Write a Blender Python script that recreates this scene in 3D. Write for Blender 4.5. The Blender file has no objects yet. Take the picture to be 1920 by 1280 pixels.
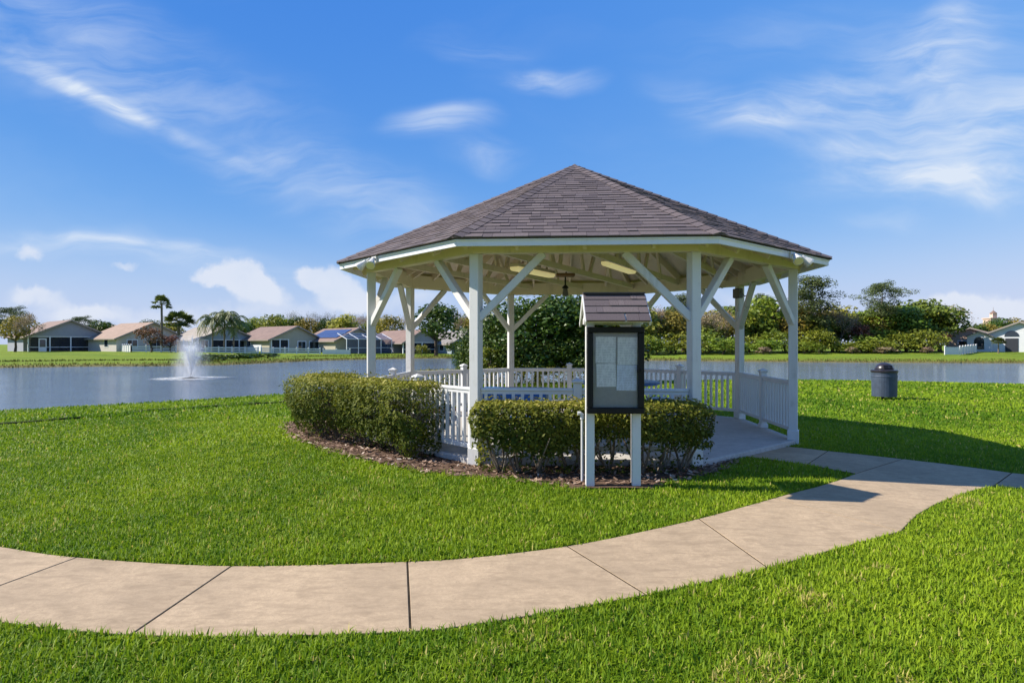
import bpy, math, random
import numpy as np
from mathutils import Vector, Matrix, Euler

R = math.radians
rng = np.random.default_rng(7)
random.seed(7)
SC = bpy.context.scene
COL = SC.collection
F = 1165.0      # focal length in pixels of the 1920 px wide photograph
HY = 645.0      # horizon row
EYE = 1.6
ZW = -0.35      # water level

# ------------------------------------------------------------------ camera, sky, sun, exposure
cam = bpy.data.cameras.new('camera')
cam.sensor_width = 36.0
cam.lens = F / 1920 * 36.0
cam.shift_y = (HY - 640) / 1920
cam.clip_start = 0.05
cam.clip_end = 4000
cam_ob = bpy.data.objects.new('camera', cam)
COL.objects.link(cam_ob)
cam_ob.location = (0, 0, EYE)
cam_ob.rotation_euler = (R(90), 0, 0)
SC.camera = cam_ob

SUN_EL = R(41)
SUN_AZ = R(-4)   # towards the camera side of straight left
SUN_DIR = Vector((-math.cos(SUN_EL) * math.cos(SUN_AZ), -math.cos(SUN_EL) * math.sin(SUN_AZ), math.sin(SUN_EL)))
sun = bpy.data.lights.new('sun', 'SUN')
sun.energy = 5.0
sun.angle = R(0.53)
sun.color = (1.0, 0.93, 0.82)
sun_ob = bpy.data.objects.new('sun', sun)
COL.objects.link(sun_ob)
sun_ob.rotation_euler = SUN_DIR.to_track_quat('Z', 'Y').to_euler()
sun_ob.location = (-30, 0, 40)

SC.view_settings.view_transform = 'Standard'
SC.view_settings.look = 'None'
SC.view_settings.exposure = 0.65
SC.view_settings.gamma = 1.0
SC.view_settings.use_curve_mapping = False
SC.cycles.max_bounces = 8
SC.cycles.diffuse_bounces = 4
SC.cycles.glossy_bounces = 3
SC.cycles.transmission_bounces = 5
SC.cycles.transparent_max_bounces = 12
SC.cycles.volume_bounces = 1
SC.cycles.caustics_reflective = False
SC.cycles.caustics_refractive = False

world = bpy.data.worlds.new('World')
SC.world = world
world.use_nodes = True


class NT:
    def __init__(s, tree):
        s.t = tree
        s.n = tree.nodes
        s.l = tree.links

    def node(s, typ, **kw):
        n = s.n.new(typ)
        for k, v in kw.items():
            if k.startswith('i_'):
                continue
            setattr(n, k, v)
        return n

    def link(s, a, b):
        s.l.new(a, b)

    def setin(s, sock, v):
        if hasattr(v, 'is_output'):
            s.l.new(v, sock)
        else:
            sock.default_value = v

    def math(s, op, a, b=None, c=None, clamp=False):
        n = s.n.new('ShaderNodeMath')
        n.operation = op
        n.use_clamp = clamp
        s.setin(n.inputs[0], a)
        if b is not None:
            s.setin(n.inputs[1], b)
        if c is not None:
            s.setin(n.inputs[2], c)
        return n.outputs[0]

    def mapr(s, v, a, b, c=0.0, d=1.0, smooth=True):
        n = s.n.new('ShaderNodeMapRange')
        n.interpolation_type = 'SMOOTHSTEP' if smooth else 'LINEAR'
        s.setin(n.inputs['Value'], v)
        n.inputs['From Min'].default_value = a
        n.inputs['From Max'].default_value = b
        n.inputs['To Min'].default_value = c
        n.inputs['To Max'].default_value = d
        return n.outputs[0]

    def noise(s, vec, scale, detail=3, rough=0.55, dist=0.0):
        n = s.n.new('ShaderNodeTexNoise')
        if vec is not None:
            s.l.new(vec, n.inputs['Vector'])
        n.inputs['Scale'].default_value = scale
        n.inputs['Detail'].default_value = detail
        n.inputs['Roughness'].default_value = rough
        n.inputs['Distortion'].default_value = dist
        return n

    def mix(s, f, a, b, mode='MIX'):
        n = s.n.new('ShaderNodeMix')
        n.data_type = 'RGBA'
        n.blend_type = mode
        s.setin(n.inputs[0], f)
        for sock, v in ((n.inputs[6], a), (n.inputs[7], b)):
            if hasattr(v, 'is_output'):
                s.l.new(v, sock)
            else:
                sock.default_value = (*v, 1) if len(v) == 3 else v
        return n.outputs[2]

    def mapping(s, vec, loc=(0, 0, 0), rot=(0, 0, 0), scale=(1, 1, 1), typ='POINT'):
        n = s.n.new('ShaderNodeMapping')
        n.vector_type = typ
        s.l.new(vec, n.inputs['Vector'])
        if typ != 'NORMAL':
            n.inputs['Location'].default_value = loc
        n.inputs['Rotation'].default_value = rot
        n.inputs['Scale'].default_value = scale
        return n.outputs[0]


def build_world():
    t = NT(world.node_tree)
    t.n.clear()
    out = t.node('ShaderNodeOutputWorld')
    bg = t.node('ShaderNodeBackground')
    sky = t.node('ShaderNodeTexSky')
    sky.sky_type = 'NISHITA'
    sky.sun_disc = False
    sky.sun_elevation = SUN_EL
    sky.sun_rotation = R(90) + SUN_AZ
    sky.altitude = 0
    sky.air_density = 1.0
    sky.dust_density = 0.25
    sky.ozone_density = 2.2
    bal = t.mix(1.0, sky.outputs[0], (0.62, 0.97, 1.55), 'MULTIPLY')   # cleaner, bluer air than the model's default
    sp = t.node('ShaderNodeSeparateColor')
    t.link(bal, sp.inputs[0])
    hs = t.node('ShaderNodeCombineColor')
    t.link(t.math('MULTIPLY', t.math('POWER', sp.outputs[0], 1.22), 0.75), hs.inputs[0])
    t.link(t.math('MULTIPLY', t.math('POWER', sp.outputs[1], 0.66), 1.17), hs.inputs[1])
    t.link(t.math('MULTIPLY', t.math('POWER', sp.outputs[2], 0.2), 3.62), hs.inputs[2])
    tc = t.node('ShaderNodeTexCoord')
    sep = t.node('ShaderNodeSeparateXYZ')
    t.link(tc.outputs['Generated'], sep.inputs[0])
    ay = t.math('MAXIMUM', t.math('ABSOLUTE', sep.outputs[1]), 0.02)
    u = t.math('DIVIDE', sep.outputs[0], ay)
    v = t.math('DIVIDE', sep.outputs[2], ay)
    comb = t.node('ShaderNodeCombineXYZ')
    t.link(u, comb.inputs[0])
    t.link(v, comb.inputs[1])
    uv = comb.outputs[0]
    air = t.mix(t.mapr(sep.outputs[2], 0.2, -0.02, 0.0, 0.85), hs.outputs[0], (3.4, 4.25, 5.75))   # milky air towards the horizon
    # warp the coordinates so that no outline is a clean oval
    w1 = t.noise(uv, 3.2, 3, 0.6)
    sub = t.node('ShaderNodeVectorMath', operation='SUBTRACT')
    t.link(w1.outputs['Color'], sub.inputs[0])
    sub.inputs[1].default_value = (0.5, 0.5, 0.5)
    sca = t.node('ShaderNodeVectorMath', operation='SCALE')
    t.link(sub.outputs[0], sca.inputs[0])
    sca.inputs['Scale'].default_value = 0.13
    add = t.node('ShaderNodeVectorMath', operation='ADD')
    t.link(uv, add.inputs[0])
    t.link(sca.outputs[0], add.inputs[1])
    wuv = add.outputs[0]

    def blob(acc, vec, px, py, lx, ly, ang, amp, inner=0.0):
        m = t.mapping(vec, loc=((px - 960) / F, (HY - py) / F, 0), rot=(0, 0, R(ang)), scale=(lx / F, ly / F, 1), typ='TEXTURE')
        ln = t.node('ShaderNodeVectorMath', operation='LENGTH')
        t.link(m, ln.inputs[0])
        f = t.mapr(ln.outputs['Value'], 1.0, inner, 0.0, 1.0)
        return t.math('MULTIPLY_ADD', f, amp, acc)

    cir = 0.0
    for a in [  # px, py, half length, half width, angle (anticlockwise), strength
        (190, 190, 420, 62, -23, 0.32), (170, 120, 380, 170, -18, 0.36),
        (600, 350, 420, 95, -20, 0.4), (330, 190, 260, 60, -12, 0.22), (120, 40, 360, 100, -15, 0.22), (480, 230, 300, 120, -20, 0.14),
        (1035, 147, 130, 40, -2, 0.75), (825, 236, 150, 50, 6, 0.8), (905, 297, 110, 42, -8, 0.6), (900, 92, 170, 40, -4, 0.28),
        (1340, 212, 190, 62, -22, 0.55), (1490, 200, 280, 75, 10, 0.6), (1690, 140, 330, 120, 24, 0.65), (1790, 80, 240, 110, 62, 0.45),
        (1800, 265, 430, 130, 10, 0.75), (1760, 325, 340, 66, -6, 0.55), (1600, 290, 220, 90, 22, 0.35), (1890, 210, 260, 160, 12, 0.45),
        (1830, 350, 300, 60, 4, 0.4), (160, 450, 400, 36, -5, 0.85), (430, 490, 360, 44, -7, 0.3), (1650, 415, 120, 40, 2, 0.35),
        (760, 390, 400, 90, -16, 0.22), (1500, 60, 400, 90, 10, 0.2),
        (-500, 150, 600, 160, -18, 0.6), (2500, 200, 600, 200, 15, 0.7), (-900, 400, 700, 80, -8, 0.6), (2800, 420, 700, 70, 5, 0.5)]:
        cir = blob(cir, wuv, *a)
    s3 = t.node('ShaderNodeVectorMath', operation='SCALE')
    t.link(sub.outputs[0], s3.inputs[0])
    s3.inputs['Scale'].default_value = 0.035
    a3 = t.node('ShaderNodeVectorMath', operation='ADD')
    t.link(uv, a3.inputs[0])
    t.link(s3.outputs[0], a3.inputs[1])
    for a in [(230, 212, 380, 22, -23, 0.95), (110, 146, 240, 16, -27, 0.5), (1400, 222, 150, 24, -2, 0.4), (1800, 325, 260, 18, 2, 0.5), (1010, 140, 80, 18, 0, 0.4), (180, 446, 330, 14, -5, 0.6)]:
        cir = blob(cir, a3.outputs[0], *a)
    fib = t.noise(t.mapping(wuv, rot=(0, 0, R(18)), scale=(1.5, 8.0, 1)), 2.4, 6, 0.62, 0.6)
    fib2 = t.noise(t.mapping(wuv, rot=(0, 0, R(-14)), scale=(2.0, 6.0, 1)), 2.6, 4, 0.55, 0.4)
    fm = t.math('MULTIPLY_ADD', t.mapr(fib.outputs[0], 0.34, 0.72), 0.75, t.math('MULTIPLY', t.mapr(fib2.outputs[0], 0.36, 0.75), 0.5))
    cmask = t.math('MULTIPLY', cir, t.math('ADD', fm, 0.1))
    # thin general veil
    veil = t.noise(t.mapping(wuv, rot=(0, 0, R(10)), scale=(0.8, 2.6, 1)), 1.6, 5, 0.6, 0.5)
    cmask = t.math('ADD', cmask, t.math('MULTIPLY', t.mapr(veil.outputs[0], 0.5, 0.8), 0.12))
    cmask = t.math('MULTIPLY', cmask, 0.78, clamp=True)
    # cumulus near the horizon
    w2 = t.noise(uv, 16.0, 5, 0.6)
    sub2 = t.node('ShaderNodeVectorMath', operation='SUBTRACT')
    t.link(w2.outputs['Color'], sub2.inputs[0])
    sub2.inputs[1].default_value = (0.5, 0.5, 0.5)
    sc2 = t.node('ShaderNodeVectorMath', operation='SCALE')
    t.link(sub2.outputs[0], sc2.inputs[0])
    sc2.inputs['Scale'].default_value = 0.06
    add2 = t.node('ShaderNodeVectorMath', operation='ADD')
    t.link(uv, add2.inputs[0])
    t.link(sc2.outputs[0], add2.inputs[1])
    cuv = add2.outputs[0]
    cum = 0.0
    for a in [(445, 520, 62, 36, -12, 1.0), (490, 548, 52, 26, -5, 0.9), (400, 520, 40, 22, 0, 0.7), (615, 528, 46, 36, -20, 0.95),
              (655, 558, 56, 28, -10, 0.8), (585, 515, 40, 22, 0, 0.5), (65, 556, 62, 22, 4, 0.7), (150, 582, 70, 24, 0, 0.7), (60, 470, 30, 20, 0, 0.5),
              (235, 502, 28, 12, 0, 0.45), (1770, 574, 60, 30, 0, 0.7), (1840, 584, 85, 38, 0, 0.85), (1910, 590, 60, 24, 0, 0.6),
              (550, 580, 200, 24, 0, 0.35), (1790, 606, 190, 24, 0, 0.5), (250, 600, 300, 26, 0, 0.4), (780, 560, 90, 24, 0, 0.4), (1430, 560, 120, 24, 0, 0.4),
              (-250, 560, 120, 40, 0, 0.8), (2150, 560, 130, 40, 0, 0.8)]:
        a = (a[0], a[1], a[2] * 1.45, a[3] * 1.4, a[4], a[5])
        cum = blob(cum, cuv, *a)
    kmask = t.mapr(cum, 0.1, 0.62)
    ksoft = t.noise(uv, 9.0, 4, 0.6)
    kmask = t.math('MULTIPLY', kmask, t.mapr(ksoft.outputs[0], 0.2, 0.6, 0.7, 1.0))
    kmask = t.math('MULTIPLY', kmask, 0.88)
    c1 = t.mix(cmask, air, (4.7, 5.3, 6.2))
    c2 = t.mix(kmask, c1, (5.0, 5.35, 6.1))
    t.link(c2, bg.inputs['Color'])
    bg.inputs['Strength'].default_value = 0.097
    t.link(bg.outputs[0], out.inputs[0])


build_world()

# ------------------------------------------------------------------ terrain function


def smooth(t):
    t = np.clip(t, 0, 1)
    return t * t * (3 - 2 * t)


def vnoise(x, y, seed=0):
    """smooth value noise, roughly 0..1"""
    x = np.asarray(x, float)
    y = np.asarray(y, float)
    xi = np.floor(x).astype(np.int64)
    yi = np.floor(y).astype(np.int64)
    fx = smooth(x - xi)
    fy = smooth(y - yi)

    def h(a, b):
        n = (a * 374761393 + b * 668265263 + seed * 974634777) & 0x7fffffff
        n = ((n ^ (n >> 13)) * 1274126177) & 0x7fffffff
        n = (n ^ (n >> 16)) & 0xffff
        return n / 65535.0
    return (h(xi, yi) * (1 - fx) + h(xi + 1, yi) * fx) * (1 - fy) + (h(xi, yi + 1) * (1 - fx) + h(xi + 1, yi + 1) * fx) * fy


GX, GY, GROT = 1.014, 10.085, -0.065
POND = np.array([(-70, -4), (-45, 3), (-28, 9), (-20, 14), (-15.2, 18.5), (-12, 21.4), (-9.1, 24.7), (-5, 28.2), (-1, 30.8), (4, 32.2), (7.6, 33.2),
                 (11.5, 33.8), (15.5, 33.4), (20, 31.6), (24.3, 29.5), (34, 26), (50, 23), (75, 20), (100, 22), (110, 40), (95, 58), (70, 62),
                 (52, 63), (45.5, 63.5), (38, 65), (31, 67), (24, 70), (15.7, 73.5), (8, 79), (0, 85), (-8.2, 87), (-16, 81), (-22.6, 73.5), (-24.5, 66), (-25.8, 58.5),
                 (-30, 54.5), (-36, 54.2), (-41.6, 51.0), (-52, 47), (-70, 42), (-95, 36), (-105, 16), (-90, 0)], float)


def chaikin(p, n=2):
    for _ in range(n):
        q = np.roll(p, -1, 0)
        p = np.stack([0.75 * p + 0.25 * q, 0.25 * p + 0.75 * q], 1).reshape(-1, 2)
    return p


POND = chaikin(POND, 1)


def inside(poly, x, y):
    poly = np.asarray(poly)[:, :2]
    x = np.asarray(x)
    y = np.asarray(y)
    c = np.zeros(x.shape, bool)
    n = len(poly)
    for i in range(n):
        x1, y1 = poly[i]
        x2, y2 = poly[(i + 1) % n]
        cond = (y1 > y) != (y2 > y)
        xs = x1 + (y - y1) * (x2 - x1) / (y2 - y1 + 1e-12)
        c ^= cond & (x < xs)
    return c


def sdist(poly, x, y):
    """distance outside (+) / inside (-)"""
    d = np.full(np.shape(x), 1e9)
    n = len(poly)
    for i in range(n):
        a = poly[i]
        b = poly[(i + 1) % n]
        e = b - a
        t = np.clip(((x - a[0]) * e[0] + (y - a[1]) * e[1]) / (e @ e), 0, 1)
        d = np.minimum(d, np.hypot(x - a[0] - t * e[0], y - a[1] - t * e[1]))
    return np.where(inside(poly, x, y), -d, d)


def ground(x, y):
    x = np.asarray(x, float)
    y = np.asarray(y, float)
    sd = sdist(POND, x, y)
    r = np.hypot(x - GX, y - GY)
    mound = 0.2 * smooth((8.2 - r) / 4.8)
    near = mound + 0.02 * (vnoise(x * 0.5, y * 0.5, 3) - 0.5)
    # left bank: lip some 6 m before the water
    k = smooth(sd / 7.0)
    nearz = ZW - 0.02 + (0.37 + near) * k
    farz = ZW - 0.02 + 0.30 * smooth(sd / 2.0) + 0.55 * smooth(sd / 32.0) + 0.05 * (vnoise(x * 0.2, y * 0.2, 5) - 0.5)
    w = smooth((y + 0.15 * np.abs(x) - 40) / 10.0)
    z = nearz * (1 - w) + farz * w
    zin = ZW - 0.02 - 0.9 * smooth(-sd / 5.0)
    return np.where(sd > 0, z, zin)


def gz(x, y):
    return float(ground(np.array([x]), np.array([y]))[0])


def at(px, py, Y):
    """point at depth Y that projects to pixel (px, py)"""
    return Vector(((px - 960) / F * Y, Y, EYE - (py - HY) / F * Y))


def on_ground(px, py, dz=0.0):
    z = 0.1
    for _ in range(25):
        Y = F * (EYE - z) / (py - HY)
        X = (px - 960) / F * Y
        z = 0.5 * z + 0.5 * (gz(X, Y) + dz)
    return np.array([X, Y, z])


# ------------------------------------------------------------------ mesh helpers
def np_mesh(name, V, tris=None, faces=None, tint=None):
    me = bpy.data.meshes.new(name)
    V = np.ascontiguousarray(V, dtype=np.float32)
    if tris is not None:
        tris = np.ascontiguousarray(tris, dtype=np.int32)
        me.vertices.add(len(V))
        me.vertices.foreach_set('co', V.ravel())
        me.loops.add(tris.size)
        me.loops.foreach_set('vertex_index', tris.ravel())
        me.polygons.add(len(tris))
        me.polygons.foreach_set('loop_start', np.arange(0, tris.size, tris.shape[1], dtype=np.int32))
        me.update(calc_edges=True)
    else:
        me.from_pydata([tuple(v) for v in V], [], faces)
        me.update()
    if tint is not None:
        a = me.attributes.new('tint', 'FLOAT', 'FACE')
        a.data.foreach_set('value', np.ascontiguousarray(tint, dtype=np.float32))
    return me


def obj(name, me, mat=None, parent=None, loc=None, rot=None, label=None, cat=None, group=None, kind=None, matrix=None):
    o = bpy.data.objects.new(name, me)
    COL.objects.link(o)
    if mat is not None and me is not None and len(me.materials) == 0:
        me.materials.append(mat)
    if parent is not None:
        o.parent = parent
    if matrix is not None:
        o.matrix_basis = matrix
    if loc is not None:
        o.location = loc
    if rot is not None:
        o.rotation_euler = rot
    tag(o, label, cat, group, kind)
    return o


def tag(o, label=None, cat=None, group=None, kind=None):
    if label:
        o['label'] = label
    if cat:
        o['category'] = cat
    if group:
        o['group'] = group
    if kind:
        o['kind'] = kind
    return o


def thing(name, label, cat, loc=(0, 0, 0), rotz=0.0, group=None, scale=None):
    o = bpy.data.objects.new(name, None)
    o.empty_display_size = 0.2
    COL.objects.link(o)
    o.location = loc
    o.rotation_euler = (0, 0, rotz)
    if scale is not None:
        o.scale = scale
    return tag(o, label, cat, group)


def copy_tree(o, parent=None):
    c = o.copy()
    COL.objects.link(c)
    c.parent = parent
    for ch in o.children:
        copy_tree(ch, c)
    return c


class MB:
    """collects shapes, builds one mesh"""

    def __init__(s):
        s.v = []
        s.f = []

    def add(s, vs, fs):
        b = len(s.v)
        s.v += [tuple(v) for v in vs]
        s.f += [tuple(i + b for i in f) for f in fs]
        return s

    def box(s, c, size, rz=0.0, m=None):
        hx, hy, hz = size[0] / 2, size[1] / 2, size[2] / 2
        M = m if m is not None else Matrix.Translation(c) @ Matrix.Rotation(rz, 4, 'Z')
        vs = [M @ Vector((x, y, z)) for z in (-hz, hz) for x, y in ((-hx, -hy), (hx, -hy), (hx, hy), (-hx, hy))]
        return s.add(vs, [(3, 2, 1, 0), (4, 5, 6, 7), (0, 1, 5, 4), (1, 2, 6, 5), (2, 3, 7, 6), (3, 0, 4, 7)])

    def bevbox(s, c, size, b=0.006, rz=0.0, m=None):
        """box with chamfered vertical and top/bottom edges"""
        hx, hy, hz = size[0] / 2, size[1] / 2, size[2] / 2
        M = m if m is not None else Matrix.Translation(c) @ Matrix.Rotation(rz, 4, 'Z')

        def ring(z, i):
            a, d = hx - i, hy - i
            return [Vector(p) for p in ((-a + b, -d, z), (a - b, -d, z), (a, -d + b, z), (a, d - b, z), (a - b, d, z), (-a + b, d, z), (-a, d - b, z), (-a, -d + b, z))]
        vs = []
        for z, i in ((-hz, b), (-hz + b, 0), (hz - b, 0), (hz, b)):
            vs += [M @ p for p in ring(z, i)]
        fs = [tuple(range(7, -1, -1)), tuple(range(24, 32))]
        for k in range(3):
            for j in range(8):
                a = k * 8 + j
                d = k * 8 + (j + 1) % 8
                fs.append((a, d, d + 8, a + 8))
        return s.add(vs, fs)

    def beam(s, a, b, w, h, up=(0, 0, 1), bev=0.0):
        """bar from a to b, w across, h along up"""
        a = Vector(a)
        b = Vector(b)
        d = (b - a)
        L = d.length
        d.normalize()
        upv = Vector(up)
        x = d.cross(upv).normalized()
        z = x.cross(d).normalized()
        M = Matrix((x, d, z)).transposed().to_4x4()
        M.translation = (a + b) / 2
        return s.bevbox(None, (w, L, h), bev, m=M) if bev else s.box(None, (w, L, h), m=M)

    def tube(s, pts, radii, n=8, caps=True):
        pts = [Vector(p) for p in pts]
        base = len(s.v)
        for i, p in enumerate(pts):
            d = (pts[min(i + 1, len(pts) - 1)] - pts[max(i - 1, 0)]).normalized()
            x = d.cross(Vector((0.3, 0.2, 1)) if abs(d.z) < 0.9 else Vector((1, 0, 0))).normalized()
            y = d.cross(x)
            r = radii[i] if hasattr(radii, '__len__') else radii
            for k in range(n):
                t = 2 * math.pi * k / n
                s.v.append(tuple(p + x * (r * math.cos(t)) + y * (r * math.sin(t))))
        for i in range(len(pts) - 1):
            for k in range(n):
                a = base + i * n + k
                b = base + i * n + (k + 1) % n
                s.f.append((a, b, b + n, a + n))
        if caps:
            s.f.append(tuple(base + k for k in range(n - 1, -1, -1)))
            s.f.append(tuple(base + (len(pts) - 1) * n + k for k in range(n)))
        return s

    def lathe(s, prof, n=24, c=(0, 0, 0)):
        base = len(s.v)
        for r, z in prof:
            for k in range(n):
                t = 2 * math.pi * k / n
                s.v.append((c[0] + r * math.cos(t), c[1] + r * math.sin(t), c[2] + z))
        for i in range(len(prof) - 1):
            for k in range(n):
                a = base + i * n + k
                b = base + i * n + (k + 1) % n
                s.f.append((a, b, b + n, a + n))
        s.f.append(tuple(base + k for k in range(n - 1, -1, -1)))
        s.f.append(tuple(base + (len(prof) - 1) * n + k for k in range(n)))
        return s

    def prism(s, poly, z0, z1):
        """vertical prism, poly anticlockwise list of (x,y)"""
        n = len(poly)
        z0f = z0 if callable(z0) else (lambda x, y: z0)
        z1f = z1 if callable(z1) else (lambda x, y: z1)
        vs = [(x, y, z0f(x, y)) for x, y in poly] + [(x, y, z1f(x, y)) for x, y in poly]
        fs = [tuple(range(n - 1, -1, -1)), tuple(range(n, 2 * n))]
        fs += [(i, (i + 1) % n, (i + 1) % n + n, i + n) for i in range(n)]
        return s.add(vs, fs)

    def quad(s, a, b, c, d):
        return s.add([a, b, c, d], [(0, 1, 2, 3)])

    def mesh(s, name, smooth_=False):
        me = bpy.data.meshes.new(name)
        me.from_pydata(s.v, [], s.f)
        me.update()
        if smooth_:
            me.polygons.foreach_set('use_smooth', np.ones(len(me.polygons), bool))
        return me

    def build(s, name, mat, parent=None, smooth_=False, **kw):
        return obj(name, s.mesh(name, smooth_), mat, parent, **kw)


# ------------------------------------------------------------------ materials
def mat_base(name):
    m = bpy.data.materials.new(name)
    m.use_nodes = True
    t = NT(m.node_tree)
    b = t.n['Principled BSDF']
    return m, t, b


def bump(t, b, height, strength=0.3, dist=0.02):
    n = t.node('ShaderNodeBump')
    n.inputs['Strength'].default_value = strength
    n.inputs['Distance'].default_value = dist
    t.link(height, n.inputs['Height'])
    t.link(n.outputs[0], b.inputs['Normal'])


def mat_paint(name, col, rough=0.5, dirt=0.35, dirtcol=(0.33, 0.31, 0.24), grain=True, scale=1.0):
    m, t, b = mat_base(name)
    tc = t.node('ShaderNodeTexCoord').outputs['Object']
    n1 = t.noise(tc, 3.0 * scale, 5, 0.6)
    n2 = t.noise(t.mapping(tc, scale=(1, 1, 0.12)), 22 * scale, 3, 0.6)
    f = t.math('MULTIPLY', t.mapr(n1.outputs[0], 0.45, 0.8), t.mapr(n2.outputs[0], 0.35, 0.7))
    f = t.math('MULTIPLY', f, dirt)
    c = t.mix(f, col, dirtcol)
    n3 = t.noise(tc, 55 * scale, 3, 0.7)
    spots = t.mapr(n3.outputs[0], 0.66, 0.75)
    c = t.mix(t.math('MULTIPLY', spots, dirt * 0.7), c, (0.16, 0.13, 0.09))
    t.link(c, b.inputs['Base Color'])
    b.inputs['Roughness'].default_value = rough
    if grain:
        g = t.noise(t.mapping(tc, scale=(1, 1, 0.1)), 70 * scale, 3, 0.6)
        bump(t, b, g.outputs[0], 0.25, 0.004)
    return m


def mat_plain(name, col, rough=0.5, metal=0.0, var=0.15, scale=6.0, spec=0.5, bumpy=0.0):
    m, t, b = mat_base(name)
    tc = t.node('ShaderNodeTexCoord').outputs['Object']
    n = t.noise(tc, scale, 4, 0.6)
    c2 = tuple(x * (1 - var) for x in col)
    c = t.mix(t.mapr(n.outputs[0], 0.35, 0.7), col, c2)
    t.link(c, b.inputs['Base Color'])
    b.inputs['Roughness'].default_value = rough
    b.inputs['Metallic'].default_value = metal
    b.inputs['Specular IOR Level'].default_value = spec
    if bumpy:
        bump(t, b, t.noise(tc, scale * 8, 3, 0.6).outputs[0], bumpy, 0.01)
    return m


def mat_leaf(name, ca, cb, cc=None, trans=0.35, rough=0.5, objvar=0.25, spec=0.3, upn=0.0):
    """leaf colours run from ca to cb with the per face tint; cc is a rare third colour"""
    m, t, b = mat_base(name)
    at_ = t.node('ShaderNodeAttribute', attribute_name='tint')
    oi = t.node('ShaderNodeObjectInfo')
    c = t.mix(at_.outputs['Fac'], ca, cb)
    if cc:
        c = t.mix(t.mapr(at_.outputs['Fac'], 0.86, 0.97), c, cc)
    hsn = t.node('ShaderNodeHueSaturation')
    t.link(c, hsn.inputs['Color'])
    t.link(t.mapr(oi.outputs['Random'], 0, 1, 0.5 - 0.03 * objvar / 0.25, 0.5 + 0.02 * objvar / 0.25, False), hsn.inputs['Hue'])
    t.link(t.mapr(oi.outputs['Random'], 0, 1, 1.0 - objvar * 0.5, 1.0 + objvar * 0.6, False), hsn.inputs['Value'])
    c = hsn.outputs[0]
    t.link(c, b.inputs['Base Color'])
    b.inputs['Roughness'].default_value = rough
    b.inputs['Specular IOR Level'].default_value = spec
    tr = t.node('ShaderNodeBsdfTranslucent')
    if upn:   # blades shade like the sward they make up
        gn = t.node('ShaderNodeNewGeometry')
        sc_ = t.node('ShaderNodeVectorMath', operation='SCALE')
        t.link(gn.outputs['Normal'], sc_.inputs[0])
        sc_.inputs['Scale'].default_value = 1 - upn
        ad_ = t.node('ShaderNodeVectorMath', operation='ADD')
        t.link(sc_.outputs[0], ad_.inputs[0])
        ad_.inputs[1].default_value = (0, 0, upn)
        nm_ = t.node('ShaderNodeVectorMath', operation='NORMALIZE')
        t.link(ad_.outputs[0], nm_.inputs[0])
        t.link(nm_.outputs[0], b.inputs['Normal'])
    t.link(t.mix(0.5, c, t.mix(1.0, c, (1.0, 0.95, 0.35), 'MULTIPLY')), tr.inputs['Color'])
    mx = t.node('ShaderNodeMixShader')
    mx.inputs[0].default_value = trans
    t.link(b.outputs[0], mx.inputs[1])
    t.link(tr.outputs[0], mx.inputs[2])
    t.link(mx.outputs[0], t.n['Material Output'].inputs['Surface'])
    return m


def mat_ground():
    m, t, b = mat_base('lawn_ground')
    tc = t.node('ShaderNodeTexCoord').outputs['Object']
    big = t.noise(tc, 0.35, 4, 0.6)
    mid = t.noise(tc, 2.6, 4, 0.65)
    fine = t.noise(tc, 26, 4, 0.7)
    c = t.mix(t.mapr(big.outputs[0], 0.35, 0.7), (0.15, 0.225, 0.014), (0.205, 0.255, 0.02))
    hug = t.noise(t.mapping(tc, scale=(0.35, 1, 1)), 0.16, 4, 0.65, 0.6)
    c = t.mix(t.math('MULTIPLY', t.mapr(hug.outputs[0], 0.45, 0.68), 0.6), c, (0.10, 0.165, 0.012))
    c = t.mix(t.math('MULTIPLY', t.mapr(mid.outputs[0], 0.5, 0.8), 0.5), c, (0.2, 0.225, 0.035))
    c = t.mix(t.math('MULTIPLY', t.mapr(fine.outputs[0], 0.42, 0.7), 0.55), c, (0.075, 0.125, 0.008))
    # bare, brownish shore close to water level
    sep = t.node('ShaderNodeSeparateXYZ')
    t.link(tc, sep.inputs[0])
    hh = t.math('MULTIPLY_ADD', mid.outputs[0], 0.10, sep.outputs[2])
    shore = t.mapr(hh, ZW + 0.30, ZW + 0.14, 0.0, 0.85)
    c = t.mix(shore, c, (0.17, 0.135, 0.06))
    t.link(c, b.inputs['Base Color'])
    b.inputs['Roughness'].default_value = 0.9
    b.inputs['Specular IOR Level'].default_value = 0.15
    bump(t, b, t.math('ADD', fine.outputs[0], t.math('MULTIPLY', mid.outputs[0], 1.5)), 0.9, 0.06)
    return m


def mat_water():
    m, t, b = mat_base('pond_water')
    tc = t.node('ShaderNodeTexCoord').outputs['Object']
    n1 = t.noise(t.mapping(tc, rot=(0, 0, R(8)), scale=(0.7, 1.9, 1)), 1.5, 5, 0.65, 0.4)
    n2 = t.noise(t.mapping(tc, rot=(0, 0, R(-35)), scale=(1, 1.8, 1)), 5.5, 3, 0.6, 0.3)
    n3 = t.noise(tc, 0.12, 3, 0.5)
    h = t.math('MULTIPLY_ADD', n2.outputs[0], 0.35, n1.outputs[0])
    amp = t.mapr(n3.outputs[0], 0.35, 0.65, 0.5, 1.0)
    h = t.math('MULTIPLY', h, amp)
    b.inputs['Base Color'].default_value = (0.115, 0.145, 0.18, 1)
    b.inputs['Roughness'].default_value = 0.09
    b.inputs['IOR'].default_value = 1.33
    b.inputs['Specular IOR Level'].default_value = 0.75
    bump(t, b, h, 0.7, 0.17)
    return m


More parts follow.
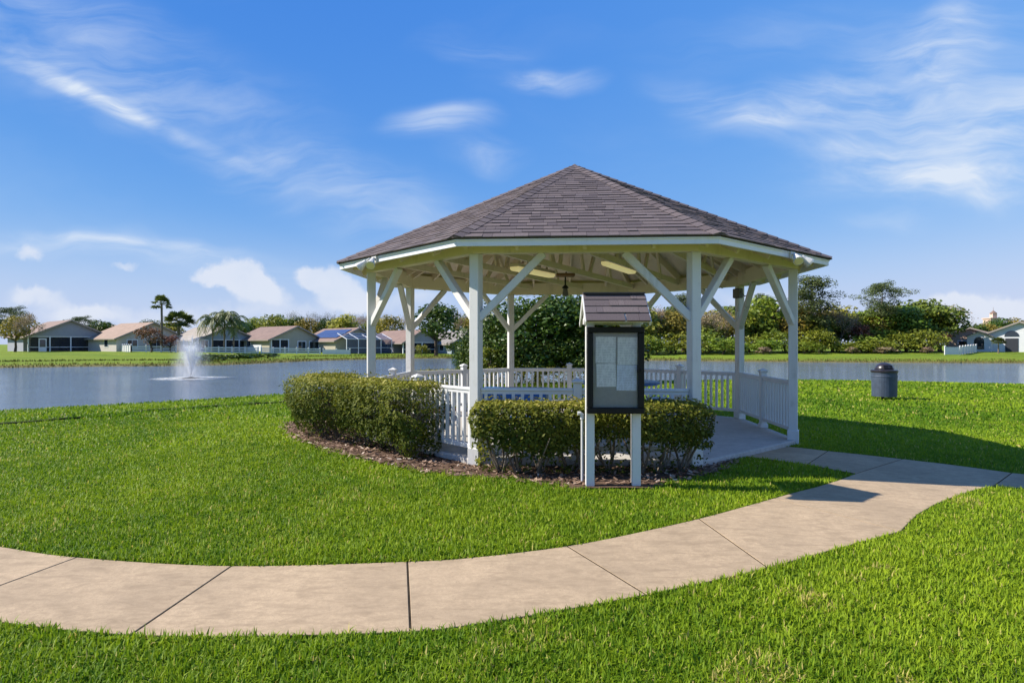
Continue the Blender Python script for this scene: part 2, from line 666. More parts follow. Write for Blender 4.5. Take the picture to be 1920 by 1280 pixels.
def mat_concrete(name, col, col2, stain, sc=1.0):
    m, t, b = mat_base(name)
    tc = t.node('ShaderNodeTexCoord').outputs['Object']
    oi = t.node('ShaderNodeObjectInfo')
    sh = t.node('ShaderNodeVectorMath', operation='ADD')
    t.link(tc, sh.inputs[0])
    cx = t.node('ShaderNodeCombineXYZ')
    t.link(t.math('MULTIPLY', oi.outputs['Random'], 37.0), cx.inputs[0])
    t.link(cx.outputs[0], sh.inputs[1])
    v = sh.outputs[0]
    a = t.noise(v, 1.7 * sc, 5, 0.65, 0.4)
    c_ = t.noise(t.mapping(v, rot=(0, 0, R(35)), scale=(1, 3.2, 1)), 5 * sc, 5, 0.7, 0.5)
    f = t.noise(v, 190 * sc, 2, 0.7)
    pits = t.noise(v, 75 * sc, 3, 0.6)
    c = t.mix(t.mapr(a.outputs[0], 0.33, 0.68), col, col2)
    c = t.mix(t.math('MULTIPLY', t.mapr(c_.outputs[0], 0.42, 0.72), 0.75), c, stain)
    blo = t.noise(v, 0.9 * sc, 4, 0.6, 1.0)
    c = t.mix(t.math('MULTIPLY', t.mapr(blo.outputs[0], 0.52, 0.7), 0.35), c, tuple(min(1, x * 1.25) for x in col))
    mot = t.noise(v, 13 * sc, 6, 0.75, 0.3)
    c = t.mix(t.math('MULTIPLY', t.mapr(mot.outputs[0], 0.42, 0.68), 0.45), c, tuple(x * 0.58 for x in col))
    spk = t.noise(v, 38 * sc, 5, 0.85)
    c = t.mix(t.math('MULTIPLY', t.mapr(spk.outputs[0], 0.38, 0.66), 0.5), c, tuple(x * 0.62 for x in col))
    c = t.mix(t.math('MULTIPLY', t.mapr(f.outputs[0], 0.35, 0.75), 0.35), c, tuple(x * 0.55 for x in col))
    c = t.mix(t.math('MULTIPLY', t.mapr(pits.outputs[0], 0.62, 0.72), 0.6), c, tuple(x * 0.4 for x in col))
    br = t.mapr(oi.outputs['Random'], 0, 1, 0.93, 1.06, False)
    mul = t.node('ShaderNodeVectorMath', operation='SCALE')
    t.link(c, mul.inputs[0])
    t.link(br, mul.inputs['Scale'])
    t.link(mul.outputs[0], b.inputs['Base Color'])
    b.inputs['Roughness'].default_value = 0.85
    b.inputs['Specular IOR Level'].default_value = 0.25
    bump(t, b, t.math('ADD', f.outputs[0], t.math('MULTIPLY', c_.outputs[0], 0.8)), 0.35, 0.006)
    return m


def mat_shingle(name, cols):
    m, t, b = mat_base(name)
    at_ = t.node('ShaderNodeAttribute', attribute_name='tint')
    oi = t.node('ShaderNodeObjectInfo')
    tc = t.node('ShaderNodeTexCoord').outputs['Object']
    r = t.math('FRACT', t.math('ADD', t.math('MULTIPLY', oi.outputs['Random'], 7.31), at_.outputs['Fac']))
    cr = t.node('ShaderNodeValToRGB')
    cr.color_ramp.interpolation = 'CONSTANT'
    for i, c in enumerate(cols):
        e = cr.color_ramp.elements[i] if i < 2 else cr.color_ramp.elements.new(i / len(cols))
        e.position = i / len(cols)
        e.color = (*c, 1)
    t.link(r, cr.inputs[0])
    g = t.noise(tc, 130, 3, 0.7)
    s = t.noise(tc, 2.2, 4, 0.6)
    c = t.mix(t.math('MULTIPLY', t.mapr(g.outputs[0], 0.4, 0.7), 0.5), cr.outputs[0], (0.045, 0.034, 0.034))
    c = t.mix(t.math('MULTIPLY', t.mapr(s.outputs[0], 0.5, 0.75), 0.35), c, (0.16, 0.145, 0.145))
    t.link(c, b.inputs['Base Color'])
    b.inputs['Roughness'].default_value = 0.88
    b.inputs['Specular IOR Level'].default_value = 0.3
    bump(t, b, g.outputs[0], 0.5, 0.004)
    return m


def mat_roof_far(name, col, rows=3.2):
    m, t, b = mat_base(name)
    tc = t.node('ShaderNodeTexCoord').outputs['Object']
    n = t.noise(tc, 1.3, 5, 0.65)
    n2 = t.noise(t.mapping(tc, scale=(1, 1, 5)), 3.5, 4, 0.7)
    c = t.mix(t.mapr(n.outputs[0], 0.3, 0.7), col, tuple(x * 0.72 for x in col))
    c = t.mix(t.math('MULTIPLY', t.mapr(n2.outputs[0], 0.4, 0.7), 0.35), c, tuple(x * 0.5 for x in col))
    t.link(c, b.inputs['Base Color'])
    b.inputs['Roughness'].default_value = 0.8
    return m


def mat_glass(name, col=(0.02, 0.03, 0.04), rough=0.05):
    m, t, b = mat_base(name)
    b.inputs['Base Color'].default_value = (*col, 1)
    b.inputs['Roughness'].default_value = rough
    b.inputs['Specular IOR Level'].default_value = 0.8
    return m


def mat_clear(name, tint=(0.97, 0.975, 0.98)):
    """clear acrylic door of the notice case: glossy over transparent"""
    m, t, b = mat_base(name)
    gl = t.node('ShaderNodeBsdfGlossy')
    gl.inputs['Roughness'].default_value = 0.06
    gl.inputs['Color'].default_value = (0.9, 0.95, 1, 1)
    tr = t.node('ShaderNodeBsdfTransparent')
    tr.inputs['Color'].default_value = (*tint, 1)
    fr = t.node('ShaderNodeFresnel')
    fr.inputs['IOR'].default_value = 1.5
    mx = t.node('ShaderNodeMixShader')
    t.link(t.math('MULTIPLY', fr.outputs[0], 0.45), mx.inputs[0])
    t.link(tr.outputs[0], mx.inputs[1])
    t.link(gl.outputs[0], mx.inputs[2])
    t.link(mx.outputs[0], t.n['Material Output'].inputs['Surface'])
    return m


def mat_screen(name, col, alpha):
    m, t, b = mat_base(name)
    b.inputs['Base Color'].default_value = (*col, 1)
    b.inputs['Alpha'].default_value = alpha
    b.inputs['Roughness'].default_value = 0.7
    return m


def mat_bark(name, col):
    return mat_plain(name, col, 0.9, 0, 0.5, 9.0, 0.1, 0.6)


M = {}
M['white'] = mat_paint('white_paint', (0.68, 0.67, 0.65), 0.55, 0.85)
M['white_clean'] = mat_paint('white_trim', (0.79, 0.80, 0.84), 0.5, 0.25)
M['cream'] = mat_paint('cream_paint', (0.74, 0.65, 0.48), 0.65, 0.5, (0.32, 0.27, 0.15))
M['ceiling'] = mat_paint('painted_ceiling', (0.73, 0.63, 0.50), 0.7, 0.6, (0.3, 0.25, 0.17))
M['vinyl'] = mat_paint('white_vinyl', (0.68, 0.68, 0.68), 0.4, 0.25, grain=False)
M['shingle'] = mat_shingle('asphalt_shingle', [(0.150, 0.119, 0.116), (0.128, 0.102, 0.101), (0.165, 0.132, 0.128), (0.118, 0.094, 0.094), (0.156, 0.123, 0.118), (0.140, 0.113, 0.114), (0.108, 0.086, 0.088)])
M['deck'] = mat_plain('roof_felt', (0.03, 0.027, 0.027), 0.9)
M['path'] = mat_concrete('path_concrete', (0.50, 0.372, 0.235), (0.40, 0.298, 0.19), (0.235, 0.17, 0.105))
M['slab'] = mat_concrete('slab_concrete', (0.56, 0.53, 0.49), (0.47, 0.445, 0.41), (0.33, 0.305, 0.275), 0.8)
M['soil'] = mat_plain('soil', (0.045, 0.034, 0.022), 0.95, 0, 0.4, 12, 0.1, 0.5)
M['sod'] = mat_plain('cut_sod', (0.05, 0.062, 0.016), 0.95, 0, 0.5, 14, 0.1, 0.6)
M['ground'] = mat_ground()
M['water'] = mat_water()
M['mulch'] = mat_plain('mulch_soil', (0.15, 0.095, 0.065), 0.95, 0, 0.55, 16, 0.1, 0.9)
M['chip'] = mat_leaf('mulch_chips', (0.13, 0.08, 0.055), (0.42, 0.29, 0.21), (0.6, 0.5, 0.4), 0.0, 0.9, 0.0, 0.1)
M['grass'] = mat_leaf('grass_blades', (0.072, 0.178, 0.005), (0.35, 0.46, 0.02), (0.55, 0.47, 0.14), 0.4, 0.55, 0.0, 0.15, upn=0.42)
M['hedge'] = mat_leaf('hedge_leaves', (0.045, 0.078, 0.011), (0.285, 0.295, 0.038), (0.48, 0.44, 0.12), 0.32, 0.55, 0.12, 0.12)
M['hedge_stem'] = mat_bark('hedge_stems', (0.22, 0.18, 0.14))
M['leaf_dark'] = mat_leaf('leaves_dark', (0.035, 0.07, 0.009), (0.11, 0.165, 0.022), (0.2, 0.24, 0.035), 0.22, 0.4)
M['leaf_mid'] = mat_leaf('leaves_mid', (0.07, 0.115, 0.012), (0.205, 0.265, 0.03), (0.3, 0.32, 0.06), 0.3, 0.5, upn=0.35)
M['leaf_green'] = mat_leaf('leaves_green', (0.11, 0.165, 0.013), (0.30, 0.345, 0.034), (0.42, 0.42, 0.07), 0.3, 0.5, upn=0.35)
M['leaf_olive'] = mat_leaf('leaves_olive', (0.17, 0.165, 0.022), (0.40, 0.35, 0.055), (0.5, 0.42, 0.1), 0.3, 0.6, upn=0.35)
M['leaf_brown'] = mat_leaf('leaves_brown', (0.22, 0.165, 0.095), (0.42, 0.33, 0.2), (0.45, 0.27, 0.13), 0.2, 0.7, upn=0.35)
M['leaf_red'] = mat_leaf('leaves_red', (0.14, 0.06, 0.04), (0.26, 0.13, 0.08), (0.3, 0.19, 0.09), 0.25, 0.6)
M['leaf_pine'] = mat_leaf('needles', (0.04, 0.07, 0.014), (0.12, 0.165, 0.04), (0.2, 0.22, 0.06), 0.15, 0.6, upn=0.35)
M['leaf_palm'] = mat_leaf('palm_fronds', (0.065, 0.1, 0.022), (0.19, 0.22, 0.06), (0.36, 0.3, 0.13), 0.25, 0.5)
M['leaf_grey'] = mat_leaf('twigs_grey', (0.16, 0.135, 0.12), (0.27, 0.24, 0.215), None, 0.15, 0.8)
M['leaf_shore'] = mat_leaf('shore_growth_leaves', (0.06, 0.075, 0.012), (0.27, 0.21, 0.06), None, 0.25, 0.7, 0.0, 0.1, upn=0.3)
M['bark'] = mat_bark('bark', (0.13, 0.10, 0.075))
M['bark_pale'] = mat_bark('bark_pale', (0.24, 0.2, 0.15))
M['blue'] = mat_plain('blue_coating', (0.016, 0.115, 0.34), 0.4, 0, 0.15, 5)
M['black'] = mat_plain('black_metal', (0.010, 0.009, 0.009), 0.5, 0, 0.2, 20, 0.25)
M['bin'] = mat_plain('bin_blue_grey', (0.05, 0.072, 0.115), 0.6, 0, 0.3, 7)
M['bin_dark'] = mat_plain('bin_lid_dark', (0.028, 0.024, 0.03), 0.3, 0, 0.15, 8)
M['felt'] = mat_plain('grey_felt', (0.36, 0.34, 0.335), 0.9, 0, 0.08, 30)
M['tube'] = mat_plain('diffuser_yellow', (0.85, 0.74, 0.36), 0.35, 0, 0.05, 10)
M['lamp'] = mat_plain('lit_diffuser', (0.85, 0.74, 0.36), 0.35, 0, 0.05, 10)
_b = M['lamp'].node_tree.nodes['Principled BSDF']
_b.inputs['Emission Color'].default_value = (1.0, 0.86, 0.42, 1)
_b.inputs['Emission Strength'].default_value = 0.22
M['brown'] = mat_plain('brown_wood', (0.2, 0.1, 0.05), 0.6)
M['box_grey'] = mat_plain('grey_box', (0.12, 0.115, 0.1), 0.6)
M['fixture'] = mat_plain('fixture_white', (0.72, 0.70, 0.65), 0.5, 0, 0.25, 12)
M['dark_in'] = mat_plain('dark_interior', (0.03, 0.034, 0.045), 0.7)
M['pane'] = mat_glass('window_glass')
M['clear'] = mat_clear('clear_acrylic')
M['foam'] = mat_plain('white_foam', (0.8, 0.82, 0.84), 0.8)
M['solar'] = mat_plain('solar_panel', (0.05, 0.07, 0.17), 0.25, 0, 0.15, 3)


def mat_papers(name, col):
    m, t, b = mat_base(name)
    tc = t.node('ShaderNodeTexCoord').outputs['Object']
    sep = t.node('ShaderNodeSeparateXYZ')
    t.link(tc, sep.inputs[0])
    line = t.mapr(t.math('FRACT', t.math('MULTIPLY', sep.outputs[2], 62.0)), 0.55, 0.6)
    br = t.noise(t.mapping(tc, scale=(1, 1, 0.4)), 40, 2, 0.6)
    f = t.math('MULTIPLY', line, t.mapr(br.outputs[0], 0.42, 0.55))
    c = t.mix(t.math('MULTIPLY', f, 0.42), col, (0.2, 0.2, 0.25))
    t.link(c, b.inputs['Base Color'])
    b.inputs['Roughness'].default_value = 0.7
    return m


M['paper'] = mat_papers('printed_paper', (0.92, 0.90, 0.91))
M['paper_blue'] = mat_papers('printed_paper_bluish', (0.78, 0.82, 0.95))

# ------------------------------------------------------------------ the setting: ground, water
def axis(segs):
    a = []
    for lo, hi, st in segs:
        a += list(np.arange(lo, hi, st))
    a.append(segs[-1][1])
    return np.array(a)


def build_ground():
    xs = axis([(-1500, -300, 150), (-300, -110, 20), (-110, -30, 3), (-30, -12, 1), (-12, 14, 0.4), (14, 36, 1), (36, 110, 3), (110, 300, 20), (300, 1500, 150)])
    ys = axis([(-200, -20, 40), (-20, 0, 3), (0, 18, 0.4), (18, 40, 0.8), (40, 110, 1.5), (110, 200, 8), (200, 600, 80), (600, 3000, 300)])
    X, Y = np.meshgrid(xs, ys)
    Z = ground(X.ravel(), Y.ravel())
    V = np.stack([X.ravel(), Y.ravel(), Z], 1)
    nx, ny = len(xs), len(ys)
    i = np.arange(nx * ny).reshape(ny, nx)
    q = np.stack([i[:-1, :-1].ravel(), i[:-1, 1:].ravel(), i[1:, 1:].ravel(), i[1:, :-1].ravel()], 1)
    me = np_mesh('lawn', V, q)
    me.polygons.foreach_set('use_smooth', np.ones(len(me.polygons), bool))
    obj('lawn', me, M['ground'], kind='structure', label='green lawn around the gazebo and along the pond banks')
    w = MB()
    p = [tuple(v) for v in POND]
    # the sheet is a little larger than the pond; the banks rise through it
    cx = np.mean(POND, 0)
    me = np_mesh('water', [(-130, -15, ZW), (130, -15, ZW), (130, 100, ZW), (-130, 100, ZW)], np.array([[0, 1, 2, 3]]))
    obj('water', me, M['water'], kind='structure', label='rippled grey blue pond water')


build_ground()


def catmull(pts, n=5):
    pts = np.array(pts, float)
    P = np.vstack([2 * pts[0] - pts[1], pts, 2 * pts[-1] - pts[-2]])
    out = []
    for i in range(1, len(P) - 2):
        for k in range(n):
            t = k / n
            a, b, c, d = P[i - 1], P[i], P[i + 1], P[i + 2]
            out.append(0.5 * ((2 * b) + (c - a) * t + (2 * a - 5 * b + 4 * c - d) * t * t + (3 * b - a - 3 * c + d) * t ** 3))
    out.append(pts[-1])
    return np.array(out)


def inset_poly(p, d):
    p = np.asarray(p, float)
    n = len(p)
    area = 0.5 * np.sum(p[:, 0] * np.roll(p[:, 1], -1) - np.roll(p[:, 0], -1) * p[:, 1])
    if area < 0:
        p = p[::-1]
    out = []
    for i in range(n):
        a, b, c = p[i - 1], p[i], p[(i + 1) % n]
        e1 = (b - a) / (np.linalg.norm(b - a) + 1e-9)
        e2 = (c - b) / (np.linalg.norm(c - b) + 1e-9)
        n1 = np.array([-e1[1], e1[0]])
        n2 = np.array([-e2[1], e2[0]])
        m = n1 + n2
        m /= max(np.linalg.norm(m), 1e-6)
        k = d / max(m @ n1, 0.35)
        out.append(b + m * k)
    return np.array(out)


path_root = thing('path', None, None)
path_root['kind'] = 'structure'
path_root['label'] = 'curving beige concrete path in front of the gazebo'
PATH_POLYS = []


def G2(px, py):
    return on_ground(px, py, 0.02)[:2]


def slab_piece(poly, gap=0.0065):
    """one concrete slab with eased edges, following the ground"""
    poly = np.asarray(poly, float)
    PATH_POLYS.append(poly)
    outer = inset_poly(poly, gap)
    inner = inset_poly(poly, gap + 0.0025)
    c = outer.mean(0)
    zc = gz(*c)
    zo = ground(outer[:, 0], outer[:, 1]) + 0.012
    zi = ground(inner[:, 0], inner[:, 1]) + 0.014
    n = len(outer)
    vs = [(x - c[0], y - c[1], z - 0.09 - zc) for (x, y), z in zip(outer, zo)] + [(x - c[0], y - c[1], z - zc) for (x, y), z in zip(outer, zo)] + [(x - c[0], y - c[1], z - zc) for (x, y), z in zip(inner, zi)]
    fs = []
    for k in range(2):
        for i in range(n):
            j = (i + 1) % n
            fs.append((k * n + i, k * n + j, (k + 1) * n + j, (k + 1) * n + i))
    # centre fan-free top: ngon
    fs.append(tuple(range(2 * n, 3 * n)))
    me = bpy.data.meshes.new('slab')
    me.from_pydata(vs, [], fs)
    me.update()
    obj('slab', me, M['path'], path_root, loc=(c[0], c[1], zc))


NEAR = catmull([G2(*p) for p in [(-420, 1085), (-200, 1126), (0, 1163), (245, 1187), (500, 1189), (770, 1181), (900, 1166), (1060, 1140), (1212, 1112), (1400, 1072), (1550, 1032), (1690, 994)]], 8)
FAR = catmull([G2(*p) for p in [(-420, 955), (-160, 996), (0, 1022), (145, 1042), (435, 1058), (764, 1050), (900, 1041), (1063, 1021), (1180, 999), (1310, 970), (1400, 946), (1450, 932)]], 8)


def cut(curve, a, b):
    """piece of a polyline between its points nearest to a and b"""
    i = int(np.argmin(np.hypot(*(curve - a).T)))
    j = int(np.argmin(np.hypot(*(curve - b).T)))
    return curve[i:j + 1]


joints = [((-420, 1085), (-420, 955)), ((-150, 1135), (20, 1026)), ((245, 1187), (435, 1058)), ((770, 1181), (764, 1050)), ((1212, 1112), (1063, 1021)), ((1440, 1062), (1310, 970)), ((1690, 994), (1450, 932))]
joints[1] = ((-130, 1140), (147, 1043))
for (n0, f0), (n1, f1) in zip(joints[:-1], joints[1:]):
    a = cut(NEAR, G2(*n0), G2(*n1))
    b = cut(FAR, G2(*f0), G2(*f1))
    slab_piece(np.vstack([a, b[::-1]]))
slab_piece([G2(*p) for p in [(1690, 994), (1703, 980), (1722, 962), (1752, 945), (1790, 929), (1828, 917), (1862, 910), (1897, 885), (1840, 877), (1770, 868), (1692, 859), (1605, 886), (1570, 899), (1530, 911), (1490, 921), (1450, 932)]])
slab_piece([G2(*p) for p in [(1605, 886), (1692, 859), (1620, 851), (1552, 844), (1513, 869), (1560, 878)]])
slab_piece([G2(*p) for p in [(1513, 869), (1552, 844), (1500, 838), (1478, 836), (1380, 852), (1440, 859)]])
slab_piece([G2(*p) for p in [(1862, 910), (1897, 885), (1980, 893), (2080, 902), (2080, 934), (1980, 918)]])

# soil seen in the joints
mb = MB()
soil_pts = [inset_poly(p, -0.0) for p in PATH_POLYS]
for p in soil_pts:
    z = ground(p[:, 0], p[:, 1]) + 0.0095
    mb.add([(x, y, zz) for (x, y), zz in zip(p, z)], [tuple(range(len(p)))])
mb.build('joint_soil', M['soil'], path_root)

MULCH = np.array([G2(*p) for p in [(540, 792), (536, 806), (552, 822), (600, 839), (650, 852), (700, 864), (770, 879), (860, 890), (950, 896), (1010, 905), (1060, 914), (1110, 920), (1200, 920), (1260, 906), (1320, 891), (1372, 873), (1385, 858), (1330, 850)]]
                 + [(2.1, 7.4), (0.8, 7.6), (-0.3, 7.6), (-1.6, 9.0), (-1.5, 11.4), (0, 13.0), (2.2, 13.0), (2.4, 14.3), (0, 14.4), (-2.2, 13.6), (-3.6, 12.4)])
zm = ground(MULCH[:, 0], MULCH[:, 1]) + 0.012


def build_mulch():
    # fine grid clipped to the outline so that it follows the ground
    xs = np.arange(-5, 5, 0.09)
    ys = np.arange(6, 15, 0.09)
    X, Y = np.meshgrid(xs, ys)
    Z = ground(X, Y) + 0.016 + 0.02 * (vnoise(X * 5, Y * 5, 11) - 0.4)
    ins = inside(MULCH, X, Y)
    sdm = sdist(MULCH, X.ravel(), Y.ravel()).reshape(X.shape)
    Z = Z - 0.06 * smooth((sdm + 0.06) / 0.14)
    nx, ny = len(xs), len(ys)
    i = np.arange(nx * ny).reshape(ny, nx)
    q = np.stack([i[:-1, :-1].ravel(), i[:-1, 1:].ravel(), i[1:, 1:].ravel(), i[1:, :-1].ravel()], 1)
    keep = (sdm.ravel()[q].min(1) < 0.08)
    me = np_mesh('mulch_bed', np.stack([X.ravel(), Y.ravel(), Z.ravel()], 1), q[keep])
    obj('mulch_bed', me, M['mulch'], kind='structure', label='brown mulch bed under the hedges')
    n = 22000
    x = rng.uniform(-4.3, 3.2, n)
    y = rng.uniform(6.1, 13, n)
    k = sdist(MULCH, x, y) < 0.03 + 0.1 * rng.random(n) ** 4
    x, y = x[k], y[k]
    n = len(x)
    z = ground(x, y) + 0.022 + 0.02 * (vnoise(x * 5, y * 5, 11) - 0.4) + rng.uniform(0, 0.015, n)
    L = rng.uniform(0.02, 0.07, n)
    W = L * rng.uniform(0.2, 0.5, n)
    a = rng.uniform(0, 2 * np.pi, n)
    tl = rng.normal(0, 0.3, n)
    d = np.stack([np.cos(a), np.sin(a), np.sin(tl)], 1) * L[:, None] / 2
    s = np.stack([-np.sin(a), np.cos(a), rng.normal(0, 0.35, n)], 1) * W[:, None] / 2
    P = np.stack([x, y, z], 1)
    V = np.stack([P - d - s, P + d - s, P + d + s, P - d + s], 1).reshape(-1, 3)
    me = np_mesh('wood_chips', V, np.arange(4 * n).reshape(n, 4), tint=rng.random(n) ** 1.6)
    obj('wood_chips', me, M['chip'], kind='stuff', label='loose wood chips over the mulch bed', cat='mulch')


build_mulch()

# ------------------------------------------------------------------ gazebo
gaz = thing('gazebo', 'white octagonal park gazebo with brown shingled roof beside the pond', 'gazebo', (GX, GY, 0), GROT)
RP, ZS, ZB = 3.234, 0.277, 2.64       # post circle, slab top, beam underside
RE, ZE0, ZE1, ZA = 3.689, 2.669, 2.761, 4.477


def cang(k):
    return R(-112.5 + 45 * k)


def corner(k, r, z=0.0):
    return Vector((r * math.cos(cang(k)), r * math.sin(cang(k)), z))


C8 = math.cos(R(22.5))
mb = MB()
mb.prism([tuple(corner(k, 3.30).xy) for k in range(8)], 0.05, ZS - 0.012)
top = [corner(k, 3.30, ZS - 0.012) for k in range(8)]
ins = [corner(k, 3.285, ZS) for k in range(8)]
mb.add(top + ins, [(i, (i + 1) % 8, (i + 1) % 8 + 8, i + 8) for i in range(8)] + [tuple(range(8, 16))])
mb.build('floor_slab', M['slab'], gaz)

PS = 0.118
post_me = MB().bevbox((0, 0, (ZB + 0.12) / 2), (PS, PS, ZB - 0.12), 0.007).mesh('post')
base_me = MB().bevbox((0, 0, ZS + 0.03), (PS + 0.028, PS + 0.028, 0.2), 0.006).mesh('post_base')
for k in range(8):
    p = obj('post', post_me, M['white'], gaz, loc=corner(k, RP), rot=(0, 0, cang(k)))
    obj('base_trim', base_me, M['white'], p)


def ring_piece(k, r0, r1, z0, z1, eps=0.001):
    """mitred board over side k"""
    t = (corner(k + 1, 1) - corner(k, 1)).normalized() * eps
    a, b, c, d = corner(k, r0) + t, corner(k, r1) + t, corner(k + 1, r1) - t, corner(k + 1, r0) - t
    return MB().prism([tuple(v.xy) for v in (a, b, c, d)], z0, z1)


for k in range(8):
    ring_piece(k, RP - 0.055, RP + 0.07, ZB, ZB + 0.235).build('beam', M['cream'], gaz)
    fs = ring_piece(k, RE - 0.045, RE - 0.012, ZE0, ZE1).build('fascia', M['white_clean'], gaz)
    ring_piece(k, RE - 0.014, RE + 0.002, ZE1 - 0.034, ZE1 - 0.003).build('drip_edge', M['white_clean'], fs)

# knee braces, two on each post
BR = 0.73
for k in range(8):
    for sgn in (1, -1):
        c0 = corner(k, RP)
        t = (corner(k + sgn, RP) - c0).normalized()
        lo = c0 + t * 0.03 + Vector((0, 0, ZB - BR - 0.02))
        hi = c0 + t * (BR + 0.05) + Vector((0, 0, ZB + 0.0))
        nrm = t.cross(Vector((0, 0, 1)))
        d = (hi - lo).normalized()
        L = (hi - lo).length
        mbb = MB()
        mbb.beam(lo, hi, 0.085, 0.085, up=(0, 0, 1), bev=0.006)
        mbb.build('brace', M['white'], gaz)

# roof deck
AP = RE * C8
SLOPE = math.atan2(ZA - ZE1, AP)
SLEN = math.hypot(ZA - ZE1, AP)


def deck(rad, off):
    vs = [corner(k, rad, ZE1 - (rad - RE) * C8 * math.tan(SLOPE) + off) for k in range(8)]
    vs.append(Vector((0, 0, ZA + off)))
    return vs


mb = MB()
tp = deck(RE + 0.02, 0.0)
bt = deck(RE - 0.02, -0.04)
mb.add(tp, [(i, (i + 1) % 8, 8) for i in range(8)])
mb.add(tp[:8] + bt[:8], [((i + 1) % 8, i, i + 8, (i + 1) % 8 + 8) for i in range(8)])
roof = mb.build('roof', M['deck'], gaz)
mb = MB()
bt = deck(RE - 0.05, -0.043)
mb.add(bt, [((i + 1) % 8, i, 8) for i in range(8)])
mb.build('ceiling_boards', M['ceiling'], gaz)


def roof_z(x, y, off=0.0):
    a = max(x * math.cos(R(-90 + 45 * k)) + y * math.sin(R(-90 + 45 * k)) for k in range(8))
    return ZE1 + (AP - a) * math.tan(SLOPE) + off


# rafters
for k in range(8):
    c0 = corner(k, 3.5)
    a = Vector((c0.x, c0.y, roof_z(c0.x, c0.y, -0.125)))
    b = Vector((c0.x * 0.03, c0.y * 0.03, ZA - 0.14))
    MB().beam(a, b, 0.042, 0.14).build('rafter', M['ceiling'], gaz)
    m = R(-90 + 45 * k)
    nx, ny = math.cos(m), math.sin(m)
    tx, ty = -ny, nx
    for u in (-0.75, 0.0, 0.75):
        a0 = AP - 0.13
        top_a = 0.12 if u == 0 else abs(u) / math.tan(R(22.5)) + 0.05
        pa = Vector((nx * a0 + tx * u, ny * a0 + ty * u, 0))
        pb = Vector((nx * top_a + tx * u, ny * top_a + ty * u, 0))
        pa.z = roof_z(pa.x, pa.y, -0.118)
        pb.z = roof_z(pb.x, pb.y, -0.118)
        MB().beam(pa, pb, 0.038, 0.14).build('rafter', M['ceiling'], gaz)

# tie beams and struts of the roof trusses
TD = Vector((0.42, 0.907, 0)).normalized()
TN = Vector((-TD.y, TD.x, 0))
AI = RP * C8 - 0.06
for i, o_ in enumerate((-1.95, -1.0, 0.0, 1.0, 1.95)):
    # clip the line to the octagon inside the beams
    lo, hi = -9.0, 9.0
    for k in range(8):
        n = Vector((math.cos(R(-90 + 45 * k)), math.sin(R(-90 + 45 * k)), 0))
        den = n.dot(TD)
        num = AI - n.dot(TN) * o_
        if abs(den) < 1e-6:
            continue
        tt = num / den
        if den > 0:
            hi = min(hi, tt)
        else:
            lo = max(lo, tt)
    a = TN * o_ + TD * lo + Vector((0, 0, ZB + 0.15))
    b = TN * o_ + TD * hi + Vector((0, 0, ZB + 0.15))
    MB().beam(a, b, 0.04, 0.09).build('tie_beam', M['ceiling'], gaz)
    for f0, f1 in ((0.2, 0.3), (0.38, 0.3), (0.42, 0.5), (0.58, 0.5), (0.62, 0.72), (0.8, 0.72)):
        p = a.lerp(b, f0) + TN * 0.04
        q = a.lerp(b, f1) + TN * 0.04
        q.z = roof_z(q.x, q.y, -0.06)
        if q.z - p.z > 0.15:
            MB().beam(p, q, 0.035, 0.085, up=tuple(TD)).build('strut', M['ceiling'], gaz)

# ---- roof shingles: the front faces piece by piece
E0 = 0.128


def face_matrix(k):
    m = R(-90 + 45 * k)
    n = Vector((math.cos(m), math.sin(m), 0))
    u = Vector((-n.y, n.x, 0))
    s = (-n * math.cos(SLOPE) + Vector((0, 0, math.sin(SLOPE)))).normalized()
    w = u.cross(s).normalized()
    Mx = Matrix((u, s, w)).transposed().to_4x4()
    Mx.translation = n * (AP + 0.0) + Vector((0, 0, ZE1))
    return Mx


HW0 = RE * math.sin(R(22.5))


def tab_mesh(a0, a1, b0, b1, h, t):
    """wedge: lower edge from a0 to a1 raised by t, upper edge from b0 to b1 on the deck"""
    vs = [(a0, 0, 0.001), (a1, 0, 0.001), (a0, 0, t + 0.006), (a1, 0, t + 0.006), (b0, h, 0.004), (b1, h, 0.004), (b0, h, 0.001), (b1, h, 0.001)]
    fs = [(0, 1, 3, 2), (2, 3, 5, 4), (0, 2, 4, 6), (1, 7, 5, 3), (0, 6, 7, 1)]
    return vs, fs


